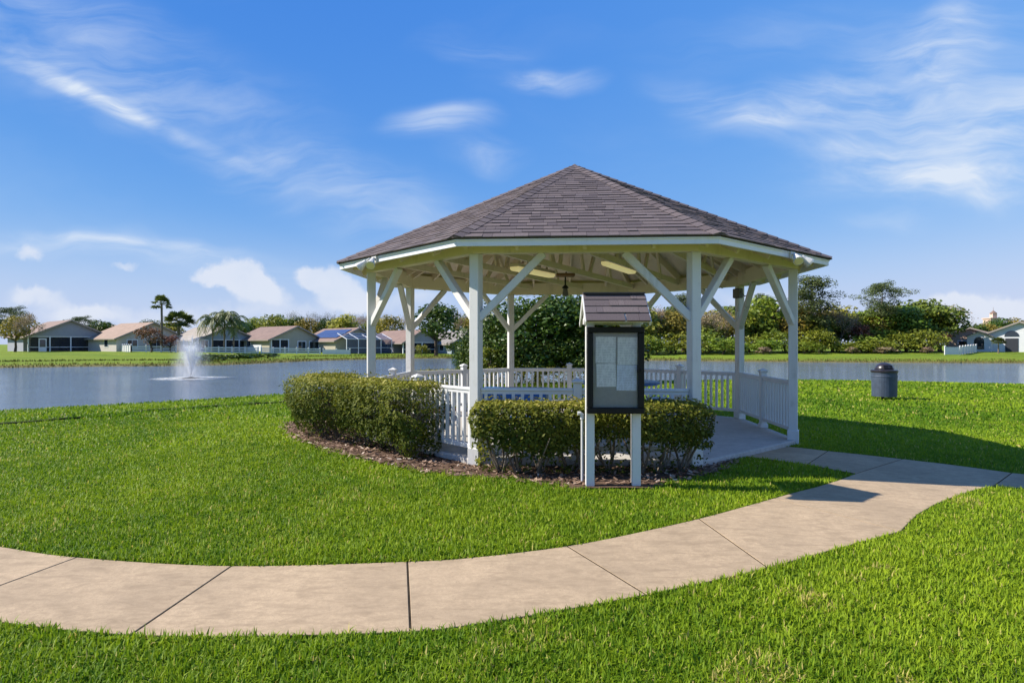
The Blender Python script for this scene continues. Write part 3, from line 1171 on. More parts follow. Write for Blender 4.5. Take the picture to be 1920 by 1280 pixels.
shared_tabs = {}
rest = MB()
rest_t = []
ncourse = int(SLEN / E0)
rnd = random.Random(3)
count = 0
SIDE_MAX = {0: 99, 1: 4, 7: 4}
for k in range(8):
    FM = face_matrix(k)
    for i in range(ncourse):
        s0 = i * E0 - (0.03 if i == 0 else 0)
        s1 = min((i + 1) * E0 + 0.03, SLEN - 0.02)
        hw0 = HW0 * (1 - max(s0, 0) / SLEN) + (0.01 if i == 0 else 0)
        hw1 = HW0 * (1 - s1 / SLEN)
        u = -hw0
        first = True
        while u < hw0 - 0.02:
            w = rnd.choice((0.11, 0.15, 0.19, 0.24))
            if first:
                w *= rnd.uniform(0.4, 1.0)
                first = False
            v = min(u + w, hw0)
            if hw0 - v < 0.08:
                v = hw0
            b0 = max(u, -hw1)
            b1 = min(v, hw1)
            t = rnd.choice((0.006, 0.010, 0.007, 0.012))
            if b1 - b0 < 0.01:
                b0 = max(-hw1, min(u, hw1))
                b1 = max(-hw1, min(v, hw1))
            single = k in SIDE_MAX and i < SIDE_MAX[k] and count < 296
            if single:
                count += 1
                interior = abs(b0 - u) < 1e-6 and abs(b1 - v) < 1e-6
                ww = v - u
                if interior:
                    key = (round(ww, 3), t, round(s1 - s0, 3))
                    if key not in shared_tabs:
                        vs, fs = tab_mesh(0.0015, ww - 0.0015, 0.0015, ww - 0.0015, s1 - s0, t)
                        me = bpy.data.meshes.new('shingle')
                        me.from_pydata(vs, [], fs)
                        shared_tabs[key] = me
                    me = shared_tabs[key]
                else:
                    vs, fs = tab_mesh(0, ww - 0.0015, b0 - u, b1 - u, s1 - s0, t)
                    me = bpy.data.meshes.new('shingle')
                    me.from_pydata(vs, [], fs)
                obj('shingle', me, M['shingle'], roof, matrix=FM @ Matrix.Translation((u, s0, 0.003)))
            else:
                vs, fs = tab_mesh(u + 0.001, v - 0.001, b0, b1, s1 - s0, t)
                Mt = FM @ Matrix.Translation((0, s0, 0.003))
                rest.add([Mt @ Vector(q) for q in vs], fs)
                rest_t += [rnd.random()] * len(fs)
            u = v
me = rest.mesh('shingle_courses')
a = me.attributes.new('tint', 'FLOAT', 'FACE')
a.data.foreach_set('value', np.array(rest_t, np.float32))
obj('shingle_courses', me, M['shingle'], roof, kind='stuff')

# hip caps
cap_vs = []
hipL = math.hypot(RE, ZA - ZE1)
dih = 0.05
cap = bpy.data.meshes.new('hip_shingle')
hw = 0.10
cap.from_pydata([(-hw, 0, -0.012), (0, 0, 0.022), (hw, 0, -0.012), (-hw, 0.19, -0.022), (0, 0.19, 0.013), (hw, 0.19, -0.022), (-hw, 0, -0.03), (0, 0, 0.004), (hw, 0, -0.03)],
                [], [(0, 1, 4, 3), (1, 2, 5, 4), (6, 7, 1, 0), (7, 8, 2, 1)])
cap.materials.append(M['shingle'])
for k in range(8):
    d = (Vector((0, 0, ZA)) - corner(k, RE, ZE1)).normalized()
    x = d.cross(Vector((0, 0, 1))).normalized()
    z = x.cross(d).normalized()
    Mx = Matrix((x, d, z)).transposed().to_4x4()
    n = int(hipL / 0.15)
    for i in range(n):
        m2 = Mx.copy()
        m2.translation = corner(k, RE + 0.01, ZE1) + d * (i * 0.15 - 0.01) + z * 0.012
        obj('hip_shingle', cap, None, roof, matrix=m2)
MB().lathe([(0.16, -0.075), (0.02, 0.02), (0.0, 0.03)], 8, (0, 0, ZA + 0.015)).build('apex_cap', M['shingle'], roof)

# ---- railings
bal_me = MB().bevbox((0, 0, 0.335), (0.037, 0.037, 0.67), 0.003).mesh('baluster')
newel_me = MB().bevbox((0, 0, 0.44), (0.096, 0.096, 0.88), 0.006).mesh('newel')
ncap = MB()
ncap.bevbox((0, 0, 0.895), (0.13, 0.13, 0.03), 0.008)
ncap.add([(-.055, -.055, .91), (.055, -.055, .91), (.055, .055, .91), (-.055, .055, .91), (0, 0, .94)], [(0, 1, 4), (1, 2, 4), (2, 3, 4), (3, 0, 4)])
ncap_me = ncap.mesh('newel_cap')
nfoot_me = MB().bevbox((0, 0, 0.03), (0.125, 0.125, 0.06), 0.006).mesh('newel_foot')
for k in (0, 2, 3, 4, 5, 6, 7):
    a = corner(k, RP)
    b = corner(k + 1, RP)
    t = (b - a).normalized()
    ang = math.atan2(t.y, t.x)
    mid = (a + b) / 2 - (t * 0.07 if k == 0 else t * 0)
    nw = obj('newel', newel_me, M['vinyl'], gaz, loc=(mid.x, mid.y, ZS), rot=(0, 0, ang))
    obj('newel_cap', ncap_me, M['vinyl'], nw)
    obj('newel_foot', nfoot_me, M['vinyl'], nw)
    for p, q, e0, e1 in ((a, mid, 0.062, 0.05), (mid, b, 0.05, 0.062)):
        p2 = p + t * e0
        q2 = q - t * e1
        L = (q2 - p2).length
        c = (p2 + q2) / 2
        r_ = MB()
        hh_ = 0.031
        prof = [(-hh_, 0.79), (-hh_, 0.81), (-0.02, 0.82), (0.02, 0.82), (hh_, 0.81), (hh_, 0.79), (0.02, 0.782), (0.02, 0.75), (-0.02, 0.75), (-0.02, 0.782)]
        m_ = len(prof)
        r_.add([(-L / 2, y_, z_) for y_, z_ in prof] + [(L / 2, y_, z_) for y_, z_ in prof], [(i, i + m_, (i + 1) % m_ + m_, (i + 1) % m_) for i in range(m_)] + [tuple(range(m_)), tuple(range(2 * m_ - 1, m_ - 1, -1))])
        rail = r_.build('top_rail', M['vinyl'], gaz, loc=(c.x, c.y, ZS), rot=(0, 0, ang))
        MB().bevbox((0, 0, 0.135), (L, 0.045, 0.05), 0.004).build('bottom_rail', M['vinyl'], rail)
        n = 10
        for i in range(n):
            obj('baluster', bal_me, M['vinyl'], rail, loc=(-L / 2 + (i + 0.5) * L / n, 0, 0.11))

# ---- things fixed to the gazebo
def flood(side, frac, label):
    a = corner(side, RE + 0.005)
    b = corner(side + 1, RE + 0.005)
    p = a.lerp(b, frac)
    m = R(-90 + 45 * side)
    n = Vector((math.cos(m), math.sin(m), 0))
    t = Vector((-n.y, n.x, 0))
    wp = Matrix.Translation((GX, GY, 0)) @ Matrix.Rotation(GROT, 4, 'Z') @ (p + Vector((0, 0, ZE0 + 0.03)))
    root = thing('floodlight', label, 'floodlight', wp, GROT + m + math.pi / 2, group='floodlights on the gazebo eaves')
    MB().bevbox((0, 0.0, 0.0), (0.13, 0.03, 0.1), 0.008).build('mounting_plate', M['fixture'], root)
    for s in (-1, 1):
        d = Vector((s * 0.55, -0.55, -0.62)).normalized()
        arm = MB().tube([(s * 0.03, 0, 0), (s * 0.06, -0.05, 0.01), Vector((s * 0.07, -0.06, 0)) + d * 0.05], 0.014, 8)
        arm.build('arm', M['fixture'], root)
        h = MB()
        o_ = Vector((s * 0.07, -0.06, 0.0)) + d * 0.03
        h.tube([o_, o_ + d * 0.04, o_ + d * 0.11, o_ + d * 0.13], [0.028, 0.036, 0.06, 0.062], 14)
        hd = h.build('lamp_head', M['fixture'], root, smooth_=False)
        MB().tube([o_ + d * 0.1305, o_ + d * 0.137], [0.052, 0.045], 14).build('lens', M['tube'], hd)
    return root


flood(7, 0.37, 'white twin head floodlight on the sunlit left eave of the gazebo')
flood(1, 0.60, 'white twin head floodlight on the shaded right eave of the gazebo')


def gw(x, y, z):
    return Matrix.Translation((GX, GY, 0)) @ Matrix.Rotation(GROT, 4, 'Z') @ Vector((x, y, z))


for (A, B, lab) in [(at(967, 505, 9.55), at(1031, 517, 10.5), 'yellowed strip light under the gazebo ceiling, behind the left front post brace'),
                    (at(1137, 494, 8.85), at(1184, 511, 9.9), 'yellowed strip light under the gazebo ceiling, above the notice board roof')]:
    zc = (A.z + B.z) / 2
    c = (A + B) / 2
    d = B - A
    root = thing('strip_light', lab, 'strip light', (c.x, c.y, zc), math.atan2(d.y, d.x), group='strip lights on the gazebo ceiling')
    L = 1.22
    MB().bevbox((0, 0, 0.06), (L, 0.17, 0.05), 0.008).build('housing', M['ceiling'], root)
    df = MB()
    prof = [(-0.08, 0.034), (-0.076, 0.0), (-0.05, -0.025), (0.05, -0.025), (0.076, 0.0), (0.08, 0.034)]
    n = len(prof)
    df.add([(-L / 2 + 0.01, y, z) for y, z in prof] + [(L / 2 - 0.01, y, z) for y, z in prof],
           [(i, i + n, i + 1 + n, i + 1) for i in range(n - 1)] + [tuple(range(n)), tuple(range(2 * n - 1, n - 1, -1))])
    df.build('diffuser', M['lamp'], root)
    for sx in (-0.45, 0.45):
        MB().bevbox((sx, 0, 0.115), (0.03, 0.03, 0.06), 0.004).build('bracket', M['ceiling'], root)

p = at(1060, 545, 10.1)
root = thing('hanging_lantern', 'small dark lantern hanging from brown plate at the gazebo centre', 'lantern', (p.x, p.y, 2.30))
MB().bevbox((0, 0, 0.42), (0.30, 0.2, 0.05), 0.01).build('ceiling_plate', M['brown'], root)
MB().tube([(0, 0, 0.4), (0, 0, 0.25)], 0.012, 8).build('stem', M['black'], root)
MB().lathe([(0.02, 0.26), (0.05, 0.225), (0.055, 0.21), (0.03, 0.2)], 12).build('shade', M['black'], root)
MB().lathe([(0.035, 0.2), (0.045, 0.14), (0.05, 0.10), (0.05, 0.09), (0.02, 0.08)], 8).build('lamp_body', M['box_grey'], root)
MB().tube([(0.0, 0, 0.40), (0.02, 0, 0.5)], 0.012, 6).build('hook', M['black'], root)

P3 = corner(3, RP)
bx = gw(P3.x - 0.06, P3.y - 0.10, 2.50)
root = thing('junction_box', 'dark grey electrical box with conduit at top of right rear gazebo post', 'electrical box', bx, GROT + cang(3) + math.pi / 2)
MB().bevbox((0, 0, 0), (0.17, 0.1, 0.17), 0.01).build('box_body', M['box_grey'], root)
MB().tube([(0.0, 0.0, -0.085), (0.0, 0.01, -0.2), (-0.01, 0.03, -0.5)], 0.014, 8).build('conduit', M['white'], root)
MB().bevbox((-0.01, 0.0, -0.25), (0.07, 0.05, 0.12), 0.006).build('switch_box', M['white'], root)
MB().tube([(-0.085, 0, 0.02), (-0.25, 0.06, -0.07), (-0.45, 0.12, -0.06), (-0.6, 0.16, 0.05)], 0.009, 6).build('cable', M['box_grey'], root)

# ---- picnic tables
def picnic_rect(loc, rz, label):
    root = thing('picnic_table', label, 'picnic table', loc, rz, group='blue picnic tables in the gazebo')
    t = MB()
    top_ = MB().bevbox((0, 0, 0.74), (0.86, 0.76, 0.02), 0.008)
    tp_ = top_.build('table_top', M['blue'], root)
    e = MB()
    for s in (-1, 1):
        e.bevbox((0, s * 0.375, 0.67), (0.86, 0.02, 0.13), 0.006)
        e.bevbox((s * 0.425, 0, 0.67), (0.02, 0.73, 0.128), 0.006)
    e.build('table_rim', M['blue'], tp_)
    for s in (-1, 1):
        MB().bevbox((0, s * 0.68, 0.45), (0.86, 0.26, 0.04), 0.01).build('bench_seat', M['blue'], root)
    for sx in (-0.3, 0.3):
        f = MB()
        f.tube([(sx, -0.62, 0), (sx, -0.2, 0.68)], 0.025, 8)
        f.tube([(sx, 0.62, 0), (sx, 0.2, 0.68)], 0.025, 8)
        f.tube([(sx, -0.75, 0.41), (sx, 0.75, 0.41)], 0.022, 8)
        f.build('leg_frame', M['black'], root)
    return root


picnic_rect((0.02, 7.95, ZS), GROT - 0.05, 'blue picnic table behind the front railing left of the notice board')


def picnic_round(loc, rz, label):
    root = thing('picnic_table', label, 'picnic table', loc, rz, group='blue picnic tables in the gazebo')
    tp_ = MB().lathe([(0.56, 0.725), (0.585, 0.735), (0.585, 0.765), (0.57, 0.772)], 28).build('table_top', M['blue'], root)
    MB().lathe([(0.3, 0.0), (0.3, 0.015), (0.04, 0.02), (0.04, 0.72)], 14).build('pedestal', M['black'], root)
    for i in range(4):
        a = i * math.pi / 2 + 0.4
        c, s = math.cos(a), math.sin(a)
        st = MB().lathe([(0.17, 0.44), (0.2, 0.45), (0.2, 0.475), (0.18, 0.48)], 16, (c * 0.86, s * 0.86, 0)).build('seat', M['blue'], root)
        MB().tube([(c * 0.86, s * 0.86, 0.44), (c * 0.84, s * 0.84, 0.2), (c * 0.05, s * 0.05, 0.2)], 0.022, 8).build('seat_arm', M['black'], st)
    return root


picnic_round((1.62, 9.3, ZS), 0.2, 'round blue picnic table with pedestal, right of the notice board')

# ------------------------------------------------------------------ notice board
bl = on_ground(1148, 914)
BX, BY, BZ = bl[0], bl[1] + 0.04, gz(bl[0], bl[1])
SBR = -0.02
board = thing('notice_board', 'black framed glazed notice board on two white posts with little shingled roof', 'notice board', (BX, BY, BZ), SBR)
ppx = BY / F   # metres per pixel at the board


def bxp(px):
    return (px - 960) * ppx - BX


def bzp(py):
    return EYE - (py - HY) * ppx - BZ


pm = MB().bevbox((0, 0, 0.88), (0.084, 0.084, 1.88), 0.004).mesh('post')
for px in (1106, 1192):
    obj('post', pm, M['white'], board, loc=(bxp(px), 0.0, 0))
zt, zb = bzp(613), bzp(773)
xl, xr = bxp(1099), bxp(1204)
yf = -0.10
fw = 0.058
MB().bevbox(((xl + xr) / 2, yf + 0.045, (zt + zb) / 2), (xr - xl - 0.004, 0.012, zt - zb - 0.004), 0.002).build('back_panel', M['felt'], board)
fr = MB()
fr.bevbox(((xl + xr) / 2, yf + 0.018, zt - fw / 2), (xr - xl, 0.065, fw), 0.006)
fr.bevbox(((xl + xr) / 2, yf + 0.018, zb + fw / 2), (xr - xl, 0.065, fw), 0.006)
fr.bevbox((xl + fw / 2, yf + 0.018, (zt + zb) / 2), (fw, 0.0645, zt - zb - 2 * fw), 0.006)
fr.bevbox((xr - fw / 2, yf + 0.018, (zt + zb) / 2), (fw, 0.0645, zt - zb - 2 * fw), 0.006)
fro = fr.build('frame', M['black'], board)
MB().bevbox(((xl + xr) / 2, yf + 0.012, (zt + zb) / 2), (xr - xl - 2 * fw + 0.01, 0.004, zt - zb - 2 * fw + 0.01), 0.001).build('clear_door', M['clear'], board)
MB().bevbox((xr - fw - 0.004, yf - 0.018, bzp(690)), (0.02, 0.014, 0.07), 0.003).bevbox((xr - fw * 0.55, yf - 0.019, bzp(693)), (0.018, 0.014, 0.022), 0.004).build('lock', M['black'], fro)
for i, (x0, x1, y0, y1, mm) in enumerate([(1115.5, 1152.5, 631, 680, 'paper'), (1117, 1153, 681, 724, 'paper'), (1156, 1192.5, 632, 683, 'paper'), (1154.5, 1191.5, 683.5, 731, 'paper_blue')]):
    c = Vector(((bxp(x0) + bxp(x1)) / 2, yf + 0.036 - 0.0012 * (i % 2), (bzp(y0) + bzp(y1)) / 2))
    MB().box((0, 0, 0), (bxp(x1) - bxp(x0), 0.001, bzp(y0) - bzp(y1))).build('posted_notice', M[mm], board, loc=c, rot=(0, (0.012, -0.02, 0.008, 0.02)[i], 0))
# beam under the roof
MB().bevbox((bxp(1149), 0, bzp(603)), (bxp(1208) - bxp(1097), 0.075, 0.06), 0.004).build('header', M['white'], board)
# roof
RZ, RH, HD = bzp(551), 0.272, 0.30
x0, x1 = bxp(1093), bxp(1208)
sl = math.atan2(RH, HD)
SL = math.hypot(RH, HD)
rd = MB()
rd.add([(x0 + .004, -HD, RZ - RH), (x1 - .004, -HD, RZ - RH), (x1 - .004, 0, RZ), (x0 + .004, 0, RZ), (x0 + .004, HD, RZ - RH), (x1 - .004, HD, RZ - RH)], [(0, 1, 2, 3), (3, 2, 5, 4)])
rd.add([(x0 + .004, -HD, RZ - RH - .02), (x1 - .004, -HD, RZ - RH - .02), (x1 - .004, 0, RZ - .02), (x0 + .004, 0, RZ - .02), (x0 + .004, HD, RZ - RH - .02), (x1 - .004, HD, RZ - RH - .02)], [(3, 2, 1, 0), (4, 5, 2, 3)])
rd.add([(x0 + .004, -HD, RZ - RH), (x1 - .004, -HD, RZ - RH), (x1 - .004, -HD, RZ - RH - .02), (x0 + .004, -HD, RZ - RH - .02)], [(3, 2, 1, 0)])
broof = rd.build('roof', M['ceiling'], board)
for xe, sgn in ((x0 + 0.02, -1), (x1 - 0.02, 1)):
    g = MB()
    g.add([(xe, -HD + 0.06, RZ - RH + 0.02), (xe, HD - 0.06, RZ - RH + 0.02), (xe, 0, RZ - 0.03), (xe + 0.015 * -sgn, -HD + 0.06, RZ - RH + 0.02), (xe + 0.015 * -sgn, HD - 0.06, RZ - RH + 0.02), (xe + 0.015 * -sgn, 0, RZ - 0.03)],
          [(0, 1, 2), (5, 4, 3), (0, 3, 4, 1), (1, 4, 5, 2), (2, 5, 3, 0)])
    g.build('gable_panel', M['white'], broof)
    for s in (-1, 1):
        MB().beam((xe + sgn * 0.018, s * (HD + 0.005), RZ - RH - 0.028), (xe + sgn * 0.018, s * 0.004, RZ - 0.028), 0.018, 0.05, up=(0, -s * math.sin(sl) * -1 * 0 + 0, 1)).build('rake_board', M['white'], broof)
for side in (-1, 1):
    u = Vector((1, 0, 0)) if side < 0 else Vector((-1, 0, 0))
    s_ = Vector((0, -side * math.cos(sl), math.sin(sl)))
    w_ = u.cross(s_).normalized()
    FM = Matrix((u, s_, w_)).transposed().to_4x4()
    FM.translation = Vector((x0 if side < 0 else x1, side * HD, RZ - RH))
    for i in range(4):
        h = SL / 4
        uu = 0.0
        W = x1 - x0
        edges = [0.0] + sorted(rnd.uniform(0.1, W - 0.08) for _ in range(3)) + [W]
        for ua, ub in zip(edges[:-1], edges[1:]):
            if ub - ua < 0.02:
                continue
            vs, fs = tab_mesh(0.001, ub - ua - 0.001, 0.001, ub - ua - 0.001, h + (0.025 if i < 3 else 0), rnd.choice((0.006, 0.011, 0.009)))
            me = bpy.data.meshes.new('shingle')
            me.from_pydata(vs, [], fs)
            obj('shingle', me, M['shingle'], broof, matrix=FM @ Matrix.Translation((ua, i * h - (0.02 if i == 0 else 0), 0.003)))
MB().beam(((x0), 0, RZ + 0.006), (x1, 0, RZ + 0.006), 0.09, 0.014).build('ridge_cap', M['shingle'], broof)

q = on_ground(1094, 909)
root = thing('standpipe', 'thin white standpipe with elbow beside the left notice board post', 'pipe', (q[0], q[1] + 0.12, gz(q[0], q[1])))
MB().tube([(0, 0, -0.05), (0, 0, 0.66)], 0.013, 10).build('pipe', M['vinyl'], root)
MB().tube([(0, 0, 0.64), (0, 0, 0.69), (-0.02, 0, 0.70), (-0.045, 0, 0.70)], 0.02, 10).build('elbow', M['vinyl'], root)

# ------------------------------------------------------------------ litter bin
q = on_ground(1658, 749)
root = thing('litter_bin', 'blue grey round litter bin with dark dome lid on the lawn by the pond', 'litter bin', (q[0], q[1], gz(q[0], q[1])))
k_ = q[1] / F
rb = 21.5 * k_
zb0, zb1 = 6 * k_, 52 * k_
MB().lathe([(rb * 0.93, zb0), (rb * 0.97, zb0 + 0.01), (rb, zb1 - 0.02), (rb, zb1)], 32).build('bin_body', M['bin'], root, smooth_=False)
MB().lathe([(rb * 1.012, zb1 - 0.14), (rb * 1.016, zb1 - 0.13), (rb * 1.016, zb1 - 0.115), (rb * 1.0, zb1 - 0.105)], 32).build('band', M['bin'], root)
MB().lathe([(rb * 1.02, zb1 - 0.015), (rb * 1.06, zb1), (rb * 1.06, zb1 + 0.05), (rb * 0.98, zb1 + 0.065), (rb * 0.8, zb1 + 0.075)], 32).build('lid_rim', M['bin_dark'], root)
dome = [(rb * 0.76 * math.cos(a), zb1 + 0.06 + 0.215 * math.sin(a)) for a in np.linspace(0, math.pi / 2 - 0.05, 9)]
dm = MB().lathe(dome, 28).build('lid_dome', M['bin_dark'], root, smooth_=True)
sw = MB().bevbox((0, 0, 0), (0.26, 0.02, 0.13), 0.006, m=Matrix.Translation((-0.03, -rb * 0.66, zb1 + 0.14)) @ Matrix.Rotation(R(-28), 4, 'X')).build('swing_flap', M['black'], dm)
MB().tube([(-0.04, 0, -0.05), (-0.04, 0, zb0 + 0.02)], 0.045, 10).build('leg', M['black'], root)

# ------------------------------------------------------------------ foliage helpers
def leaf_cards(P, N, size, aspect=0.5, fold=0.25, rg=rng, jitter=0.7):
    """two triangle leaves at P, facing roughly N"""
    n = len(P)
    N = N + rg.normal(0, jitter, (n, 3))
    N /= np.linalg.norm(N, axis=1, keepdims=True) + 1e-9
    A = rg.normal(0, 1, (n, 3))
    A -= N * np.sum(A * N, 1, keepdims=True)
    A /= np.linalg.norm(A, axis=1, keepdims=True) + 1e-9
    B = np.cross(N, A)
    s = np.asarray(size).reshape(-1, 1) * np.ones((n, 1))
    a = P - A * s * 0.5
    b = P + A * s * 0.5
    l = P + B * s * aspect * 0.5 + N * s * fold * 0.3
    r = P - B * s * aspect * 0.5 + N * s * fold * 0.3
    V = np.stack([a, l, b, r], 1).reshape(-1, 3)
    i = np.arange(n) * 4
    T = np.stack([np.stack([i, i + 2, i + 1], 1), np.stack([i, i + 3, i + 2], 1)], 1).reshape(-1, 3)
    return V, T


def sphere_pts(n, rg=rng):
    p = rg.normal(0, 1, (n, 3))
    return p / np.linalg.norm(p, axis=1, keepdims=True)


def clumps_mesh(name, centers, radii, per, leaf, rg, squash=0.8, tintf=None, aspect=0.55):
    """leaf clumps round each centre"""
    Ps, Ns, Ts, Ss = [], [], [], []
    for c, r in zip(centers, radii):
        n = max(8, int(per * (r / np.mean(radii)) ** 2))
        d = sphere_pts(n, rg)
        rr = r * (0.45 + 0.6 * rg.random(n) ** 0.5)
        p = np.array(c) + d * rr[:, None] * np.array([1, 1, squash])
        Ps.append(p)
        Ns.append(d + np.array([0, 0, 0.35]))
        Ts.append(np.clip(0.42 + rg.normal(0, 0.1) + rg.normal(0, 0.2, n), 0, 1))
        Ss.append(leaf * rg.uniform(0.6, 1.3, n))
    P = np.vstack(Ps)
    V, T = leaf_cards(P, np.vstack(Ns), np.concatenate(Ss), aspect, rg=rg)
    tint = np.repeat(np.concatenate(Ts), 2)
    return np_mesh(name, V, T, tint=tint)


# ------------------------------------------------------------------ hedges
def hedge(name, label, line, half, z0, z1, n, stems, open_low=(0.05, 0.2), seed=0, leaf=0.043):
    rg = np.random.default_rng(seed)
    line = catmull(line, 6)
    seg = np.hypot(*np.diff(line, axis=0).T)
    s = np.concatenate([[0], np.cumsum(seg)])
    L = s[-1]
    mid = line.mean(0)
    gzc = gz(*mid)
    root = thing(name, label, 'hedge', (mid[0], mid[1], gzc), group='clipped hedges round the gazebo')

    def frame(t):
        x = np.interp(t, s, line[:, 0])
        y = np.interp(t, s, line[:, 1])
        x2 = np.interp(np.clip(t + 0.05, 0, L), s, line[:, 0]) - np.interp(np.clip(t - 0.05, 0, L), s, line[:, 0])
        y2 = np.interp(np.clip(t + 0.05, 0, L), s, line[:, 1]) - np.interp(np.clip(t - 0.05, 0, L), s, line[:, 1])
        k = np.hypot(x2, y2)
        return x, y, -y2 / k, x2 / k
    m = int(n * 1.9)
    t = rg.uniform(-0.2, L + 0.2, m)
    over = np.maximum(0, np.maximum(-t, t - L)) / 0.2
    tc = np.clip(t, 0, L)
    x, y, nx, ny = frame(tc)
    # cross section: superellipse, mostly near its skin
    a = rg.uniform(0, 2 * np.pi, m)
    rad = np.where(rg.random(m) < 0.72, rg.uniform(0.86, 1.0, m), rg.uniform(0.3, 0.95, m))
    rad = np.where(rg.random(m) < 0.035, rg.uniform(1.0, 1.13, m), rad)
    lump = 0.80 + 0.34 * vnoise(tc * 2.6, a * 1.3, seed) + 0.16 * (vnoise(tc * 7, a * 4, seed + 5) - 0.5)
    ca, sa = np.cos(a), np.sin(a)
    se = (np.abs(ca) ** 6 + np.abs(sa) ** 6) ** (-1 / 6)
    rr = rad * se * np.sqrt(np.clip(1 - over ** 5, 0.02, 1))
    lat = ca * rr * half * lump
    up = sa * rr
    zc = (z0 + z1) / 2
    hz = (z1 - z0) / 2
    z = zc + up * hz * np.where(up > 0, 0.965 + 0.035 * lump, 1.0) + 0.035 * (vnoise(tc * 3, a * 0 + 1, seed + 9) - 0.5) * (up > 0.5)
    ext = np.where(t < 0, t, np.where(t > L, t - L, 0)) * (0.8 + 0.5 * vnoise(z * 6, lat * 6, seed + 2))
    tx, ty = ny, -nx
    px = x + nx * lat + tx * ext
    py = y + ny * lat + ty * ext
    # taper towards the ground and thin the lower part
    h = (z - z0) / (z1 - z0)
    low = open_low[0] + (open_low[1] - open_low[0]) * vnoise(tc * 3.2, tc * 0 + 2.5, seed + 4) + 0.1 * (vnoise(tc * 9, lat * 9, seed + 14) - 0.5)
    keep = rg.random(m) < np.clip((h - low) / 0.12 + 0.08, 0.05, 1)
    keep &= vnoise(tc * 5, a * 2.2, seed + 7) > 0.12
    tp = np.clip(0.6 + 0.62 * h, 0, 1)
    px = x + (px - x) * tp
    py = y + (py - y) * tp
    idx = np.where(keep)[0][:n]
    P = np.stack([px, py, z], 1)[idx] - np.array([mid[0], mid[1], 0])
    P[:, 2] -= gzc
    N = np.stack([nx * ca + tx * np.sign(ext) * over, ny * ca + ty * np.sign(ext) * over, sa + 0.25], 1)[idx]
    V, T = leaf_cards(P, N, leaf * rg.uniform(0.6, 1.25, len(idx)), 0.55, rg=rg, jitter=0.55)
    tint = np.clip(0.10 + 0.44 * h[idx] ** 2.0 + 0.22 * (sa[idx] > 0.75) + rg.normal(0, 0.17, len(idx)) + 0.2 * (vnoise(tc[idx] * 4, a[idx] * 3, seed + 1) - 0.5), 0, 1)  # darker tint low down stands in for shade; yellower top is new growth
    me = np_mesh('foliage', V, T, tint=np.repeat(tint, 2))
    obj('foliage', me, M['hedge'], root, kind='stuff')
    for i in range(stems):
        tt = (i + 0.5 + rg.uniform(-0.3, 0.3)) * L / stems
        sx, sy, snx, sny = [float(v) for v in frame(np.array([tt]))]
        o_ = rg.uniform(-0.1, 0.1)
        bx_, by_ = sx + snx * o_ - mid[0], sy + sny * o_ - mid[1]
        bz_ = gz(sx, sy) - gzc
        mbb = MB()
        for j in range(6):
            e = rg.uniform(-0.28, 0.28)
            e2 = rg.uniform(-half * 0.8, half * 0.8)
            top_ = Vector((bx_ + sny * e + snx * e2, by_ - snx * e + sny * e2, bz_ + rg.uniform(0.55, 0.85) * (z1 - gzc)))
            b0 = Vector((bx_ + rg.uniform(-.03, .03), by_ + rg.uniform(-.03, .03), bz_ - 0.02))
            m1 = b0.lerp(top_, 0.4) + Vector((rg.uniform(-.04, .04), rg.uniform(-.04, .04), -0.02))
            mbb.tube([b0, m1, top_], [0.014, 0.010, 0.005], 5, caps=False)
        mbb.build('stems', M['hedge_stem'], root)
    return root


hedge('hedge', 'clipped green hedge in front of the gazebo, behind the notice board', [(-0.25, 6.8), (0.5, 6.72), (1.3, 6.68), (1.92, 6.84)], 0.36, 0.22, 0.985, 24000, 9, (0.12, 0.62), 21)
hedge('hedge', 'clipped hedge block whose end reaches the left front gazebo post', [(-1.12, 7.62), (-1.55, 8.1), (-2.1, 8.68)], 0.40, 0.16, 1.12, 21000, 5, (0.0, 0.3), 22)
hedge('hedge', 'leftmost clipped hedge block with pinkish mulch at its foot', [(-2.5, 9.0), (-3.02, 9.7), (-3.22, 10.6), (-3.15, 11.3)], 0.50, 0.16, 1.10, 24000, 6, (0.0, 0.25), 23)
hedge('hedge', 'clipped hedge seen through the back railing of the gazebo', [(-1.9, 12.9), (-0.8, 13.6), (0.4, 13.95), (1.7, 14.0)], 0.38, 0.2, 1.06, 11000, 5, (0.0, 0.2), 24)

# weeds at the foot of the front post
def weed(px, py, Y, label, n=40, h=0.3):
    rg = np.random.default_rng(int(px))
    x = (px - 960) / F * Y
    root = thing('weed', label, 'weed', (x, Y, gz(x, Y)))
    P = np.stack([rg.normal(0, 0.05, n), rg.normal(0, 0.05, n), rg.uniform(0.03, h, n)], 1)
    V, T = leaf_cards(P, rg.normal(0, 1, (n, 3)), 0.06, 0.5, rg=rg)
    obj('leaves', np_mesh('leaves', V, T, tint=np.repeat(rg.uniform(0.4, 0.8, n), 2)), M['leaf_green'], root)
    MB().tube([(0, 0, -0.01), (0.01, 0, h * 0.5), (0.02, 0.01, h)], [0.005, 0.004, 0.002], 5).build('stem', M['hedge_stem'], root)


weed(905, 840, 7.0, 'small light green weed at the foot of the left front gazebo post')

# ------------------------------------------------------------------ grass
SLABW = [(GX + 3.25 * math.cos(cang(k) + GROT), GY + 3.25 * math.sin(cang(k) + GROT)) for k in range(8)]


